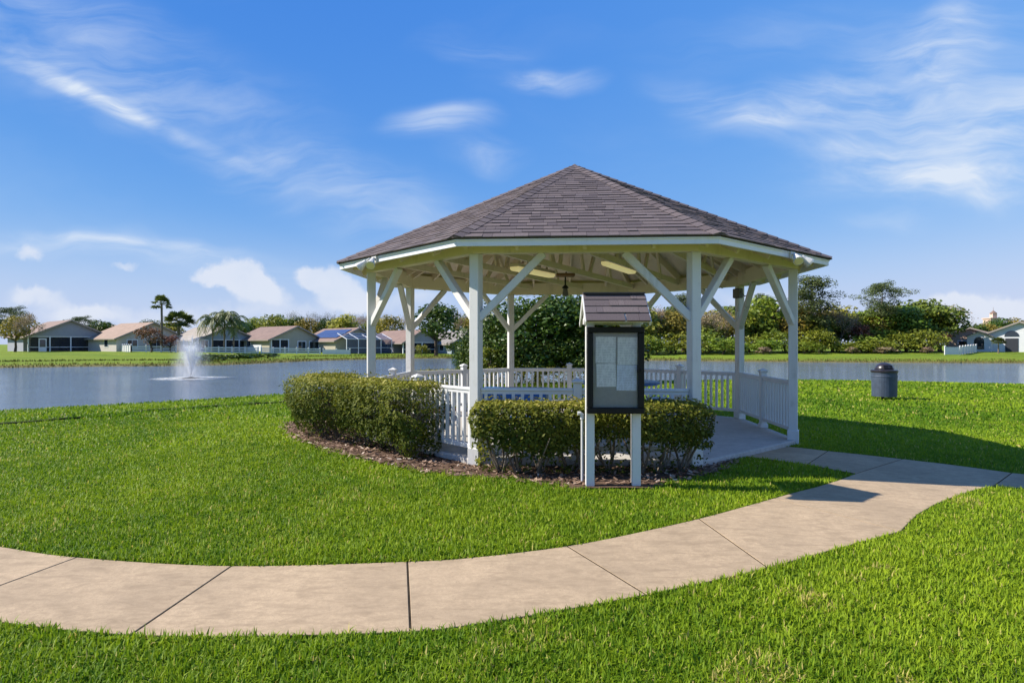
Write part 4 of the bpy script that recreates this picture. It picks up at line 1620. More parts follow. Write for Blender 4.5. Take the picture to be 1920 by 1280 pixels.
def blades(x, y, h, w, rg, tint, lean_s=0.55):
    n = len(x)
    z = ground(x, y) - 0.004
    psi = rg.uniform(0, 2 * np.pi, n)
    az = psi + np.pi / 2 + rg.normal(0, 0.5, n)
    lean = np.abs(rg.normal(0, lean_s, n)).clip(0, 1.25)
    sx, sy = np.cos(psi) * w / 2, np.sin(psi) * w / 2
    lx, ly = np.cos(az), np.sin(az)
    l1 = lean * 0.6
    l2 = np.minimum(lean * 1.7 + 0.1, 1.9)
    mx = x + lx * np.sin(l1) * h * 0.55
    my = y + ly * np.sin(l1) * h * 0.55
    mz = z + np.cos(l1) * h * 0.55
    tx = mx + lx * np.sin(l2) * h * 0.45
    ty = my + ly * np.sin(l2) * h * 0.45
    tz = mz + np.cos(l2) * h * 0.45
    V = np.stack([np.stack([x - sx, y - sy, z], 1), np.stack([x + sx, y + sy, z], 1), np.stack([mx - sx * .85, my - sy * .85, mz], 1),
                  np.stack([mx + sx * .85, my + sy * .85, mz], 1), np.stack([tx, ty, tz], 1)], 1).reshape(-1, 3)
    i = np.arange(n) * 5
    T = np.stack([np.stack([i, i + 1, i + 3], 1), np.stack([i, i + 3, i + 2], 1), np.stack([i + 2, i + 3, i + 4], 1)], 1).reshape(-1, 3)
    return V, T, np.repeat(tint, 3)


def build_grass():
    rg = np.random.default_rng(5)
    Vs, Ts, Cs, off = [], [], [], 0
    # distance band, blades per square metre, height, width
    for y0, y1, dens, h0, w0 in [(2.0, 3.2, 11500, 0.056, 0.0085), (3.2, 4.6, 8600, 0.053, 0.009), (4.6, 6.5, 6800, 0.045, 0.009), (6.5, 9, 3500, 0.043, 0.0112), (9, 13, 1300, 0.046, 0.019), (13, 19, 420, 0.065, 0.032), (19, 34, 150, 0.07, 0.055)]:
        e = 0.88
        n = int(dens * e * (y1 ** 2 - y0 ** 2))
        y = np.sqrt(rg.uniform(y0 ** 2, y1 ** 2, n))
        x = rg.uniform(-e, e, n) * y + 0.0
        k = sdist(POND, x, y) > 0.25 if y1 > 12 else np.ones(n, bool)
        for p in PATH_POLYS:
            k &= ~inside(p, x, y)
        k &= ~inside(SLABW, x, y)
        if y1 > 6:
            k &= sdist(MULCH, x, y) > -0.05 + 0.14 * (vnoise(x * 4, y * 4, 8) - 0.5) - 0.06 * rg.random(n)
        x, y = x[k], y[k]
        n = len(x)
        patch = 0.55 * vnoise(x * 0.8, y * 0.8, 31) + 0.6 * vnoise(x * 0.23 + 3, y * 0.3, 39)
        clump = vnoise(x * 5.5, y * 5.5, 32)
        fine = vnoise(x * 17, y * 17, 33)
        h = h0 * (0.7 + 0.28 * clump + 0.4 * fine) * rg.uniform(0.6, 1.3, n)
        # the rough strip along the top of the left bank
        if y0 >= 9:
            la = np.array([-10.1, 12.3])
            lb = np.array([-6.2, 17.0])
            dln = (x - la[0]) * (lb - la)[1] - (y - la[1]) * (lb - la)[0]
            dln = -dln / np.linalg.norm(lb - la)
            lip = (np.abs(dln - 0.1) < 0.2) & (x < -4.0)
            h = np.where(lip, h * 1.5, h)
        else:
            lip = np.zeros(n, bool)
        right = smooth((x - 0.2 * (y - 4) + 0.5) / 3.0) * (y < 6)
        tint = 0.37 + 0.62 * (patch - 0.55) + 0.34 * (clump - 0.5) + rg.normal(0, 0.16, n) + 0.2 * right
        dry = (vnoise(x * 1.7, y * 1.7, 36) * 0.6 + clump * 0.4) > 0.68
        tint = np.where(dry & (rg.random(n) < 0.3 * right + 0.05), 0.97, np.clip(tint, 0, 0.85))
        tint = np.where(rg.random(n) < 0.025, 0.97, tint)
        tint = np.where(lip, tint * 0.5, tint)
        w = w0 * rg.uniform(0.6, 1.35, n)
        V, T, C = blades(x, y, h, w, rg, tint, 0.9)
        Vs.append(V)
        Ts.append(T + off)
        Cs.append(C)
        off += len(V)
    V = np.vstack(Vs)
    T = np.vstack(Ts)
    me = np_mesh('grass', V, T, tint=np.concatenate(Cs))
    obj('grass', me, M['grass'], kind='stuff', label='short green lawn grass with a few dry blades', cat='grass')
    print('grass tris', len(T))


build_grass()

def build_bank_edge():
    """low cut soil edge where the left lawn breaks to the bank"""
    p = catmull([on_ground(*q)[:2] for q in [(-160, 811), (0, 798), (130, 787), (270, 773), (400, 764), (530, 756), (600, 751)]], 10)
    p = p + (rng.random(p.shape) - 0.5) * 0.04
    d = np.gradient(p, axis=0)
    d /= np.linalg.norm(d, axis=1, keepdims=True)
    nrm = np.stack([-d[:, 1], d[:, 0]], 1)
    hh = 0.025 + 0.035 * vnoise(np.arange(len(p)) * 0.35, np.zeros(len(p)), 3)
    rows = []
    for off, up in ((0.0, -0.02), (0.02, 1.0), (0.18, 1.0), (0.3, -0.02)):
        q = p + nrm * off
        z = ground(q[:, 0], q[:, 1])
        rows.append(np.column_stack([q, z + (hh if up > 0 else up)]))
    V = np.vstack(rows)
    n = len(p)
    fs = [(k * n + i, k * n + i + 1, (k + 1) * n + i + 1, (k + 1) * n + i) for k in range(3) for i in range(n - 1)]
    obj('bank_edge', np_mesh('bank_edge', V, faces=fs), M['sod'], kind='structure', label='dark cut soil edge between the lawn and the left bank')


build_bank_edge()


def build_shore_growth():
    """rough growth along the water line of the far bank and a darker uncut strip behind it"""
    rg = np.random.default_rng(77)
    n = 260000
    x = rg.uniform(-70, 75, n)
    y = rg.uniform(42, 96, n)
    sd = sdist(POND, x, y)
    edge = (sd > 0.1) & (sd < 1.3 + 1.2 * vnoise(x * 0.3, y * 0.3, 4))
    strip = (np.abs(sd - 5.5 - 2.5 * vnoise(x * 0.06, y * 0.06, 6)) < 0.7) & (x < 6) & (vnoise(x * 0.12, y * 0.12, 9) > 0.3)
    k = (edge | strip) & (y + 0.15 * np.abs(x) > 46)
    x, y, strip = x[k], y[k], strip[k]
    n = len(x)
    h = np.where(strip, 0.2, 0.2) * rg.uniform(0.5, 1.4, n)
    t_ = np.where(strip, rg.uniform(0, 0.15, n), rg.uniform(0, 0.7, n))
    V, T, C = blades(x, y, h, rg.uniform(0.03, 0.08, n), rg, t_, 0.5)
    obj('shore_growth', np_mesh('shore_growth', V, T, tint=C), M['leaf_shore'], kind='stuff', label='rough uncut growth along the far water line', cat='grass')


build_shore_growth()

# ------------------------------------------------------------------ trees
def limb_tubes(mb, base, centers, r0, rg, nlim=9, fork=0.45):
    """trunk up to a fork, limbs on to some clump centres"""
    base = Vector(base)
    cs = [Vector(c) for c in centers]
    top = sum(cs, Vector()) / len(cs)
    fk = base.lerp(top, fork) + Vector((rg.normal(0, .1), rg.normal(0, .1), 0))
    mb.tube([base, base.lerp(fk, 0.5) + Vector((rg.normal(0, .08), rg.normal(0, .08), 0)), fk], [r0, r0 * 0.8, r0 * 0.6], 7)
    for c in rg.choice(len(cs), min(nlim, len(cs)), replace=False):
        p = cs[c]
        m = fk.lerp(p, 0.5) + Vector((rg.normal(0, .15), rg.normal(0, .15), rg.normal(0, .15)))
        mb.tube([fk, m, p], [r0 * 0.45, r0 * 0.28, r0 * 0.1], 5, caps=False)


def proto_broad(seed, w, h, trunk, nclump, per, leaf, mat, bark='bark', shape=1.0, name='tree'):
    rg = np.random.default_rng(seed)
    d = sphere_pts(nclump, rg)
    d[:, 2] = np.where(d[:, 2] < -0.6, -d[:, 2], d[:, 2])
    rr = 0.45 + 0.5 * rg.random(nclump) ** 0.6
    ch = h - trunk
    c = d * rr[:, None] * np.array([w / 2 * 0.85, w / 2 * 0.85, ch / 2 * 0.85])
    c[:, 2] += trunk + ch / 2
    c[:, :2] += 0.15 * w * (rg.random((1, 2)) - 0.5)
    rad = rg.uniform(0.13, 0.24, nclump) * w * shape
    crown = clumps_mesh('crown', c, rad, per, leaf, rg)
    mb = MB()
    limb_tubes(mb, (0, 0, -0.2), c, 0.02 * h + 0.05, rg)
    return crown, mb.mesh('trunk'), M[mat], M[bark]


def proto_bare(seed, w, h, mat, n=900, leaf=0.2):
    """thin crown of twigs with some leaves"""
    rg = np.random.default_rng(seed)
    mb = MB()
    tips = []

    def grow(p, d, L, r, lev):
        q = p + d * L
        mb.tube([p, q], [r, r * 0.65], 4, caps=False)
        if lev == 0:
            tips.append(q)
            return
        for _ in range(3):
            nd = (d + Vector(rg.normal(0, 0.42, 3)) + Vector((0, 0, 0.12))).normalized()
            grow(q, nd, L * rg.uniform(0.6, 0.8), r * 0.6, lev - 1)
    for _ in range(3):
        grow(Vector((rg.normal(0, .15), rg.normal(0, .15), -0.1)), Vector((rg.normal(0, .2), rg.normal(0, .2), 1)).normalized(), h * 0.34, 0.011 * h, 4)
    P = np.array([tuple(t) for t in tips])
    P[:, 0] *= w / max(np.ptp(P[:, 0]), .1)
    k = rg.integers(0, len(P), n)
    P = np.array([tuple(t) for t in tips])[k] + rg.normal(0, 0.045 * h, (n, 3))
    V, T = leaf_cards(P, rg.normal(0, 1, (n, 3)), leaf * rg.uniform(.5, 1.2, n), 0.35, rg=rg)
    crown = np_mesh('crown', V, T, tint=np.repeat(rg.random(n), 2))
    return crown, mb.mesh('trunk'), M[mat], M['bark_pale']


def proto_pine(seed, w, h, lean=0.0, flat=True):
    rg = np.random.default_rng(seed)
    mb = MB()
    c, rad = [], []
    mb.tube([(0, 0, -0.2), (lean * .3, 0, h * 0.4), (lean, 0.05, h * 0.72), (lean * 1.1, 0, h * 0.93)], [0.017 * h + .04, 0.015 * h + .03, 0.011 * h + .02, 0.03], 7)
    lv = [(0.97, 0.20, 5), (0.92, 0.32, 5), (0.84, 0.5, 4), (0.72, 0.30, 5), (0.66, 0.36, 5), (0.58, 0.3, 4)] if flat else [(0.95, .18, 4), (0.86, .3, 5), (0.76, .38, 6), (0.66, .42, 6), (0.56, .36, 5), (0.46, .3, 4)]
    for f, sp, n in lv:
        a0 = rg.uniform(0, 6.28)
        for i in range(n):
            a = a0 + i * 6.28 / n + rg.normal(0, .3)
            r = w * sp * rg.uniform(0.6, 1.1)
            z = h * f + rg.normal(0, 0.02 * h)
            st = Vector((lean * f * 1.05, 0, z - 0.05 * h))
            en = Vector((lean * f * 1.05 + math.cos(a) * r, math.sin(a) * r, z))
            mb.tube([st, st.lerp(en, .5) + Vector((0, 0, .02 * h)), en], [0.05, 0.035, 0.015], 4, caps=False)
            for j in range(3):
                cc = st.lerp(en, 1.0 - 0.22 * j) + Vector((rg.normal(0, .15), rg.normal(0, .15), 0.1 + rg.normal(0, .1)))
                c.append(tuple(cc))
                rad.append(w * (rg.uniform(0.09, 0.15) if flat else rg.uniform(0.11, 0.18)))
    crown = clumps_mesh('crown', c, rad, 85, 0.3, rg, squash=0.5 if flat else 0.75, aspect=0.35)
    return crown, mb.mesh('trunk'), M['leaf_pine'], M['bark_pale']


def proto_fan_palm(seed, trunk_h, r, n=28):
    rg = np.random.default_rng(seed)
    tb = MB().tube([(0, 0, -0.2), (0.05, 0, trunk_h * 0.5), (0.0, 0, trunk_h)], [0.28, 0.2, 0.19], 8)
    mb = MB()
    for i in range(n):
        a = rg.uniform(0, 6.28)
        el = rg.uniform(-0.25, 1.4)
        d = Vector((math.cos(a) * math.cos(el), math.sin(a) * math.cos(el), math.sin(el)))
        o_ = Vector((0, 0, trunk_h))
        hub = o_ + d * r * 0.5
        mb.tube([o_, hub], [0.03, 0.02], 4, caps=False)
        side = d.cross(Vector((0, 0, 1))).normalized()
        upv = side.cross(d).normalized()
        for s in np.linspace(-1.15, 1.15, 9):
            tip = hub + (d * math.cos(s) + side * math.sin(s)) * r * 0.55 + Vector((0, 0, -0.12 * r * (1 + abs(s)))) + upv * rg.normal(0, .03)
            wv = (side * math.cos(s) - d * math.sin(s)) * r * 0.08
            mid = hub.lerp(tip, 0.5) + Vector((0, 0, 0.03 * r))
            mb.add([hub, mid + wv, tip, mid - wv], [(0, 1, 2), (0, 2, 3)])
    me = mb.mesh('crown')
    at_ = me.attributes.new('tint', 'FLOAT', 'FACE')
    at_.data.foreach_set('value', rg.random(len(me.polygons)).astype(np.float32) * 0.8)
    return me, tb.mesh('trunk'), M['leaf_palm'], M['bark_pale']


def proto_feather_palm(seed, trunk_h, r, n=18):
    rg = np.random.default_rng(seed)
    tb = MB().tube([(0, 0, -0.2), (0.08, 0, trunk_h * 0.5), (0.05, 0, trunk_h)], [0.2, 0.15, 0.14], 8)
    mb = MB()
    for i in range(n):
        a = i * 6.28 / n + rg.normal(0, .2)
        el = rg.uniform(0.15, 1.25)
        p = Vector((0.05, 0, trunk_h))
        d = Vector((math.cos(a) * math.cos(el), math.sin(a) * math.cos(el), math.sin(el)))
        pts = [p]
        for j in range(7):
            d = (d + Vector((0, 0, -0.26))).normalized()
            pts.append(pts[-1] + d * r / 6.2)
        mb.tube(pts, [0.03] * 5 + [0.015] * 3, 4, caps=False)
        for j in range(1, 8):
            for f in (0.0, 0.5):
                q = pts[j].lerp(pts[min(j + 1, 7)], f)
                dd = (pts[min(j + 1, 7)] - pts[j - 1]).normalized()
                sd = dd.cross(Vector((0, 0, 1))).normalized()
                for s in (-1, 1):
                    tip = q + sd * s * r * 0.26 + dd * r * 0.12 + Vector((0, 0, -r * rg.uniform(.12, .32)))
                    wv = dd * r * 0.032
                    mb.add([q - wv, q + wv, tip], [(0, 1, 2)])
    me = mb.mesh('crown')
    at_ = me.attributes.new('tint', 'FLOAT', 'FACE')
    at_.data.foreach_set('value', rg.random(len(me.polygons)).astype(np.float32) * 0.9)
    return me, tb.mesh('trunk'), M['leaf_palm'], M['bark_pale']


_csize = {}


def crown_size(me):
    if me.name not in _csize:
        co = np.zeros(len(me.vertices) * 3, np.float32)
        me.vertices.foreach_get('co', co)
        co = co.reshape(-1, 3)
        w = np.mean(np.percentile(co[:, :2], 98.5, 0) - np.percentile(co[:, :2], 1.5, 0))
        _csize[me.name] = (float(np.percentile(co[:, 2], 99.5)), float(w))
    return _csize[me.name]


ORD = 'first second third fourth fifth sixth seventh eighth ninth tenth eleventh twelfth thirteenth fourteenth fifteenth sixteenth seventeenth eighteenth nineteenth twentieth twenty-first'.split()


def plant(name, proto, label, cat, px, Y, top_py, h0, width=None, w0=None, rz=None, group=None, base_py=None):
    """stand a copy of a prototype of height h0 (and width w0) so that its top reaches top_py"""
    crown, trunk, ml, mk = proto
    h0, w0 = crown_size(crown)
    x = (px - 960) / F * Y
    g = gz(x, Y)
    top = EYE - (top_py - HY) / F * Y
    s = (top - g) / h0
    sx = s if width is None else (width * Y / F) / w0
    root = thing(name, label, cat, (x, Y, g), random.uniform(0, 6.28) if rz is None else rz, group, (sx, sx, s))
    obj('trunk', trunk, mk, root)
    obj('crown', crown, ml, root)
    return root


PR = {}
for i in range(3):
    PR['dark%d' % i] = proto_broad(100 + i, 5.2, 7.0, 1.0, 34, 55, 0.42, 'leaf_dark')
    PR['green%d' % i] = proto_broad(110 + i, 5.0, 7.0, 0.5, 32, 50, 0.42, 'leaf_green')
    PR['olive%d' % i] = proto_broad(120 + i, 5.0, 7.0, 0.6, 30, 46, 0.42, 'leaf_olive')
    PR['brown%d' % i] = proto_bare(130 + i, 4.5, 7.0, 'leaf_brown', 1500, 0.3)
    PR['mid%d' % i] = proto_broad(145 + i, 5.2, 7.0, 0.4, 36, 55, 0.42, 'leaf_mid')
    PR['shrub%d' % i] = proto_broad(140 + i, 3.6, 3.0, 0.0, 24, 42, 0.32, 'leaf_green', shape=1.1)
PR['red'] = proto_broad(150, 3.2, 4.5, 0.7, 22, 40, 0.3, 'leaf_red')
PR['grey0'] = proto_bare(160, 5.0, 8.0, 'leaf_grey', 900, 0.22)
PR['grey1'] = proto_bare(161, 5.0, 8.0, 'leaf_grey', 700, 0.22)
PR['pine_flat'] = proto_pine(170, 8.0, 11.0, 0.25, True)
PR['pine_full'] = proto_pine(171, 6.0, 11.0, -0.1, False)
PR['shore'] = proto_broad(180, 4.6, 4.0, 0.05, 60, 260, 0.17, 'leaf_dark', shape=0.85)
PR['shore2'] = proto_broad(181, 4.6, 4.0, 0.05, 56, 240, 0.17, 'leaf_dark', shape=0.85)
PR['sapling'] = proto_broad(182, 1.6, 2.4, 0.1, 18, 120, 0.15, 'leaf_green')
PR['fan'] = proto_fan_palm(190, 8.0, 2.0)
PR['fan2'] = proto_fan_palm(191, 5.0, 2.6, 40)
PR['feather0'] = proto_feather_palm(192, 5.2, 3.2)
PR['feather1'] = proto_feather_palm(193, 5.0, 3.0)
PR['tuft'] = proto_broad(194, 1.6, 0.9, 0.0, 14, 30, 0.2, 'leaf_dark')
PR['reed'] = proto_broad(195, 1.6, 1.4, 0.0, 12, 40, 0.2, 'leaf_brown')

# big dark shrub on the near shore behind the gazebo, and its neighbours
plant('shore_tree', PR['shore'], 'large dark evergreen tree on the shore directly behind the gazebo', 'tree', 1010, 27.5, 556, 4.0, 215, 4.6, 0.4)
plant('shore_tree', PR['shore2'], 'dark evergreen tree on the shore hidden partly by the notice board', 'tree', 1130, 28.4, 566, 4.0, 190, 4.6, 1.4)
plant('shore_tree', PR['shore2'], 'lower dark tree left of the big evergreen behind the gazebo', 'tree', 925, 28.0, 598, 4.0, 110, 4.6, 2.4)
plant('shore_shrub', PR['shore2'], 'low dark undergrowth below the left half of the big shore evergreen', 'shrub', 975, 26.6, 628, 4.0, 130, 4.6, 3.3)
plant('shore_shrub', PR['shore'], 'low dark undergrowth below the big shore evergreen beside the notice board', 'shrub', 1068, 26.8, 626, 4.0, 130, 4.6, 5.1)
plant('shore_shrub', PR['sapling'], 'small bright green sapling between the gazebo back posts', 'shrub', 919, 25.8, 652, 2.4, 44, 1.6)
plant('shore_shrub', PR['shore'], 'low dark green shrub at the water left of the gazebo evergreen', 'shrub', 872, 28.5, 648, 4.0, 40, 4.6)

# far side of the pond: the wood on the right
wood_front = ['shrub0', 'shrub1', 'shrub2']
xs = list(range(1205, 1775, 30))
for i, x in enumerate(xs):
    Y = 85 + (i * 7 % 5) * 0.9
    top = 628 + [0, 8, -6, 10, -10, 4, 12][i % 7]
    plant('wood_shrub', PR[wood_front[i % 3]], f'{ORD[i]} bright green shrub from the left along the foot of the wood', 'shrub', x, Y, top, 3.0, 52 + (i * 13 % 17), 3.6, group='shrubs along the foot of the wood')
mid = [(1650, 600, 'olive0', 56), (1590, 598, 'olive1', 60), (1615, 594, 'green1', 56), (1195, 572, 'olive0', 66), (1232, 582, 'brown0', 60), (1258, 590, 'olive1', 60), (1310, 596, 'brown1', 62), (1345, 585, 'brown2', 66), (1370, 600, 'olive2', 60), (1405, 588, 'green0', 62), (1440, 566, 'green1', 80),
       (1468, 582, 'brown0', 64), (1500, 580, 'olive0', 64), (1540, 588, 'olive2', 62), (1572, 590, 'brown1', 62), (1635, 588, 'green2', 66), (1672, 592, 'green0', 66), (1700, 582, 'mid0', 66), (1728, 570, 'mid1', 88), (1762, 582, 'mid2', 74), (1748, 600, 'mid0', 66), (1680, 604, 'mid2', 60), (1560, 604, 'mid1', 60), (1512, 600, 'mid0', 60), (1422, 606, 'mid2', 60), (1330, 606, 'mid1', 60), (1285, 604, 'olive2', 60), (1215, 600, 'mid2', 60)]
words = {'olive': 'olive yellow', 'brown': 'thin brownish', 'green': 'fresh green', 'dark': 'dark green', 'mid': 'mid green'}
cnt = {}
for i, (x, top, kd, wd) in enumerate(sorted(mid)):
    k0 = kd[:-1]
    cnt[k0] = cnt.get(k0, 0) + 1
    plant('wood_tree', PR[kd], f'{ORD[cnt[k0] - 1]} {words[k0]} tree from the left in the wood front', 'tree', x, 91 + (i * 5 % 7) * 0.5, top - 8, 7.0, wd * 1.12, 5.0, group='trees in the front of the wood')
kinds = ['olive1', 'brown2', 'mid1', 'brown1', 'olive2', 'mid0', 'brown0']
for i, x in enumerate(range(1190, 1770, 34)):
    kd = kinds[i % 7]
    plant('wood_tree', PR[kd], f'{ORD[i]} tree from the left in the back row of the wood', 'tree', x + 8, 99 + (i % 3), 572 + (i * 11 % 17), 7.0, 80, 5.0, group='trees in the back row of the wood')
plant('red_tree', PR['red'], 'reddish brown small tree below the gap between the two tall pines', 'tree', 1608, 89.5, 604, 4.5, 44, 3.2)
plant('red_tree', PR['red'], 'reddish brown small tree near the right end of the wood', 'tree', 1768, 88.5, 622, 4.5, 34, 3.2)
plant('pine_tree', PR['pine_full'], 'tall full crowned pine just right of the gazebo', 'tree', 1524, 90, 517, 11.0, 84, 6.0, 0.5)
plant('pine_tree', PR['pine_flat'], 'tall flat topped pine with open limbs above the litter bin', 'tree', 1655, 90, 527, 11.0, 74, 8.0, 1.2)
plant('pine_tree', PR['pine_full'], 'pine top seen between the right gazebo posts', 'tree', 1430, 97, 552, 11.0, 50, 6.0, 2.0)
plant('pine_tree', PR['pine_full'], 'pine top beside the right front gazebo post', 'tree', 1279, 97, 552, 11.0, 48, 6.0, 3.1)
for i, (x, w_) in enumerate([(1430, 26), (1600, 22), (1656, 40), (1737, 22)]):
    plant('dry_reeds', PR['reed'], f'{ORD[i]} tan clump of dry reeds from the left before the wood', 'reeds', x, 83.5, 650, 1.4, w_, 1.6, group='dry reed clumps before the wood')

# belt behind the houses on the left
belt = [(452, 604, 'dark1', 46), (478, 596, 'green1', 54), (508, 590, 'green2', 56), (530, 592, 'green0', 50), (556, 594, 'dark0', 40), (580, 597, 'olive0', 48), (606, 598, 'dark2', 46), (632, 598, 'olive1', 50), (652, 590, 'olive2', 56), (678, 590, 'brown0', 50),
        (706, 598, 'green1', 48), (730, 592, 'olive0', 56), (756, 588, 'brown2', 54), (846, 580, 'brown1', 60), (868, 590, 'green0', 54), (890, 584, 'olive1', 56), (905, 580, 'brown0', 56)]
for i, (x, top, kd, wd) in enumerate(belt):
    plant('belt_tree', PR[kd], f'{ORD[i]} tree from the left in the belt behind the houses, {words[kd[:-1]]}', 'tree', x, 128 + (i * 7 % 11), top, 7.0, wd, 5.0, group='tree belt behind the houses')
for i, x in enumerate(range(545, 720, 19)):
    plant('bare_tree', PR['grey%d' % (i % 2)], f'{ORD[i]} bare greyish twiggy tree from the left above the house roofs', 'tree', x, 165, 582 + (i * 5 % 9), 8.0, 46, 5.0, group='bare trees behind the belt')
plant('round_tree', PR['dark1'], 'round dark green tree with short trunk framed by the left gazebo posts', 'tree', 818, 88, 569, 7.0, 86, 5.2, 1.0)
# trees between the left houses
plant('willowy_tree', PR['olive1'], 'olive brown drooping tree at the left edge of the picture', 'tree', 28, 88, 592, 7.0, 60, 5.0)
plant('willowy_tree', PR['brown1'], 'thin brown twiggy tree before the leftmost house', 'tree', 58, 86, 586, 7.0, 50, 4.5)
plant('pine_tree', PR['pine_flat'], 'flat crowned pine behind the left edge trees', 'tree', 18, 110, 574, 11.0, 58, 8.0)
plant('pine_tree', PR['pine_flat'], 'dark tree rising behind the right slope of the leftmost house', 'tree', 152, 118, 592, 11.0, 46, 8.0, 2.0)
plant('yard_tree', PR['dark2'], 'dark bushy tree between the leftmost house and the orange roof', 'tree', 178, 114, 602, 7.0, 52, 5.2)
plant('yard_tree', PR['dark0'], 'dark tree top just above the orange roofed house', 'tree', 282, 125, 600, 7.0, 40, 5.2)
plant('fan_palm', PR['fan'], 'tall slender fan palm rising behind the fountain', 'palm', 303, 90, 552, 9.5, 32, 4.0, 0.3)
plant('fan_palm', PR['fan2'], 'shorter bushy fan palm beside the tall palm', 'palm', 335, 92, 583, 6.8, 54, 5.2, 0.9)
plant('yard_tree', PR['olive2'], 'yellow green tree behind the shorter fan palm', 'tree', 322, 104, 604, 7.0, 46, 5.0)
plant('purple_tree', PR['red'], 'reddish purple leafed tree before the orange roofed house', 'tree', 283, 86, 611, 4.5, 44, 3.2, 2.2)
plant('purple_tree', PR['red'], 'low reddish shrub left of the fountain spray', 'shrub', 322, 87, 628, 4.5, 34, 3.2, 4.2)
for i, (x, top, lab) in enumerate([(398, 583, 'left feathery palm of the three behind the fountain'), (420, 579, 'middle feathery palm of the three behind the fountain'), (438, 586, 'right feathery palm of the three behind the fountain')]):
    plant('feather_palm', PR['feather%d' % (i % 2)], lab, 'palm', x, 88 + i, top, 7.0, 52, 6.0, 0.7 * i, group='three feathery palms')
for i, (x, Y, tp) in enumerate([(398, 62, 663), (420, 64, 664), (470, 70, 662), (500, 72, 662), (380, 60, 668), (445, 66, 663)]):
    plant('bank_shrub', PR['tuft'], f'{ORD[i]} low dark shrub on the far bank right of the fountain', 'shrub', x, Y, tp, 0.9, 44, 1.6, group='low shrubs on the far bank')
plant('garden_shrub', PR['shrub0'], 'yellow green garden shrub before the grey roofed house', 'shrub', 852, 88, 640, 3.0, 38, 3.6)
plant('garden_shrub', PR['shrub2'], 'dark garden shrub below the round tree', 'shrub', 790, 88, 646, 3.0, 24, 3.6)
# behind the right houses
for i, (x, tp, kd) in enumerate([(1826, 608, 'dark0'), (1850, 606, 'olive1'), (1880, 598, 'dark2'), (1905, 596, 'olive0'), (1930, 600, 'dark1')]):
    plant('belt_tree', PR[kd], f'{ORD[i]} tree from the left behind the right hand houses', 'tree', x, 118 + i, tp, 7.0, 46, 5.0, group='trees behind the right hand houses')
plant('fan_palm', PR['fan2'], 'small palm in front of the white house on the right', 'palm', 1872, 84, 632, 6.8, 22, 5.2)

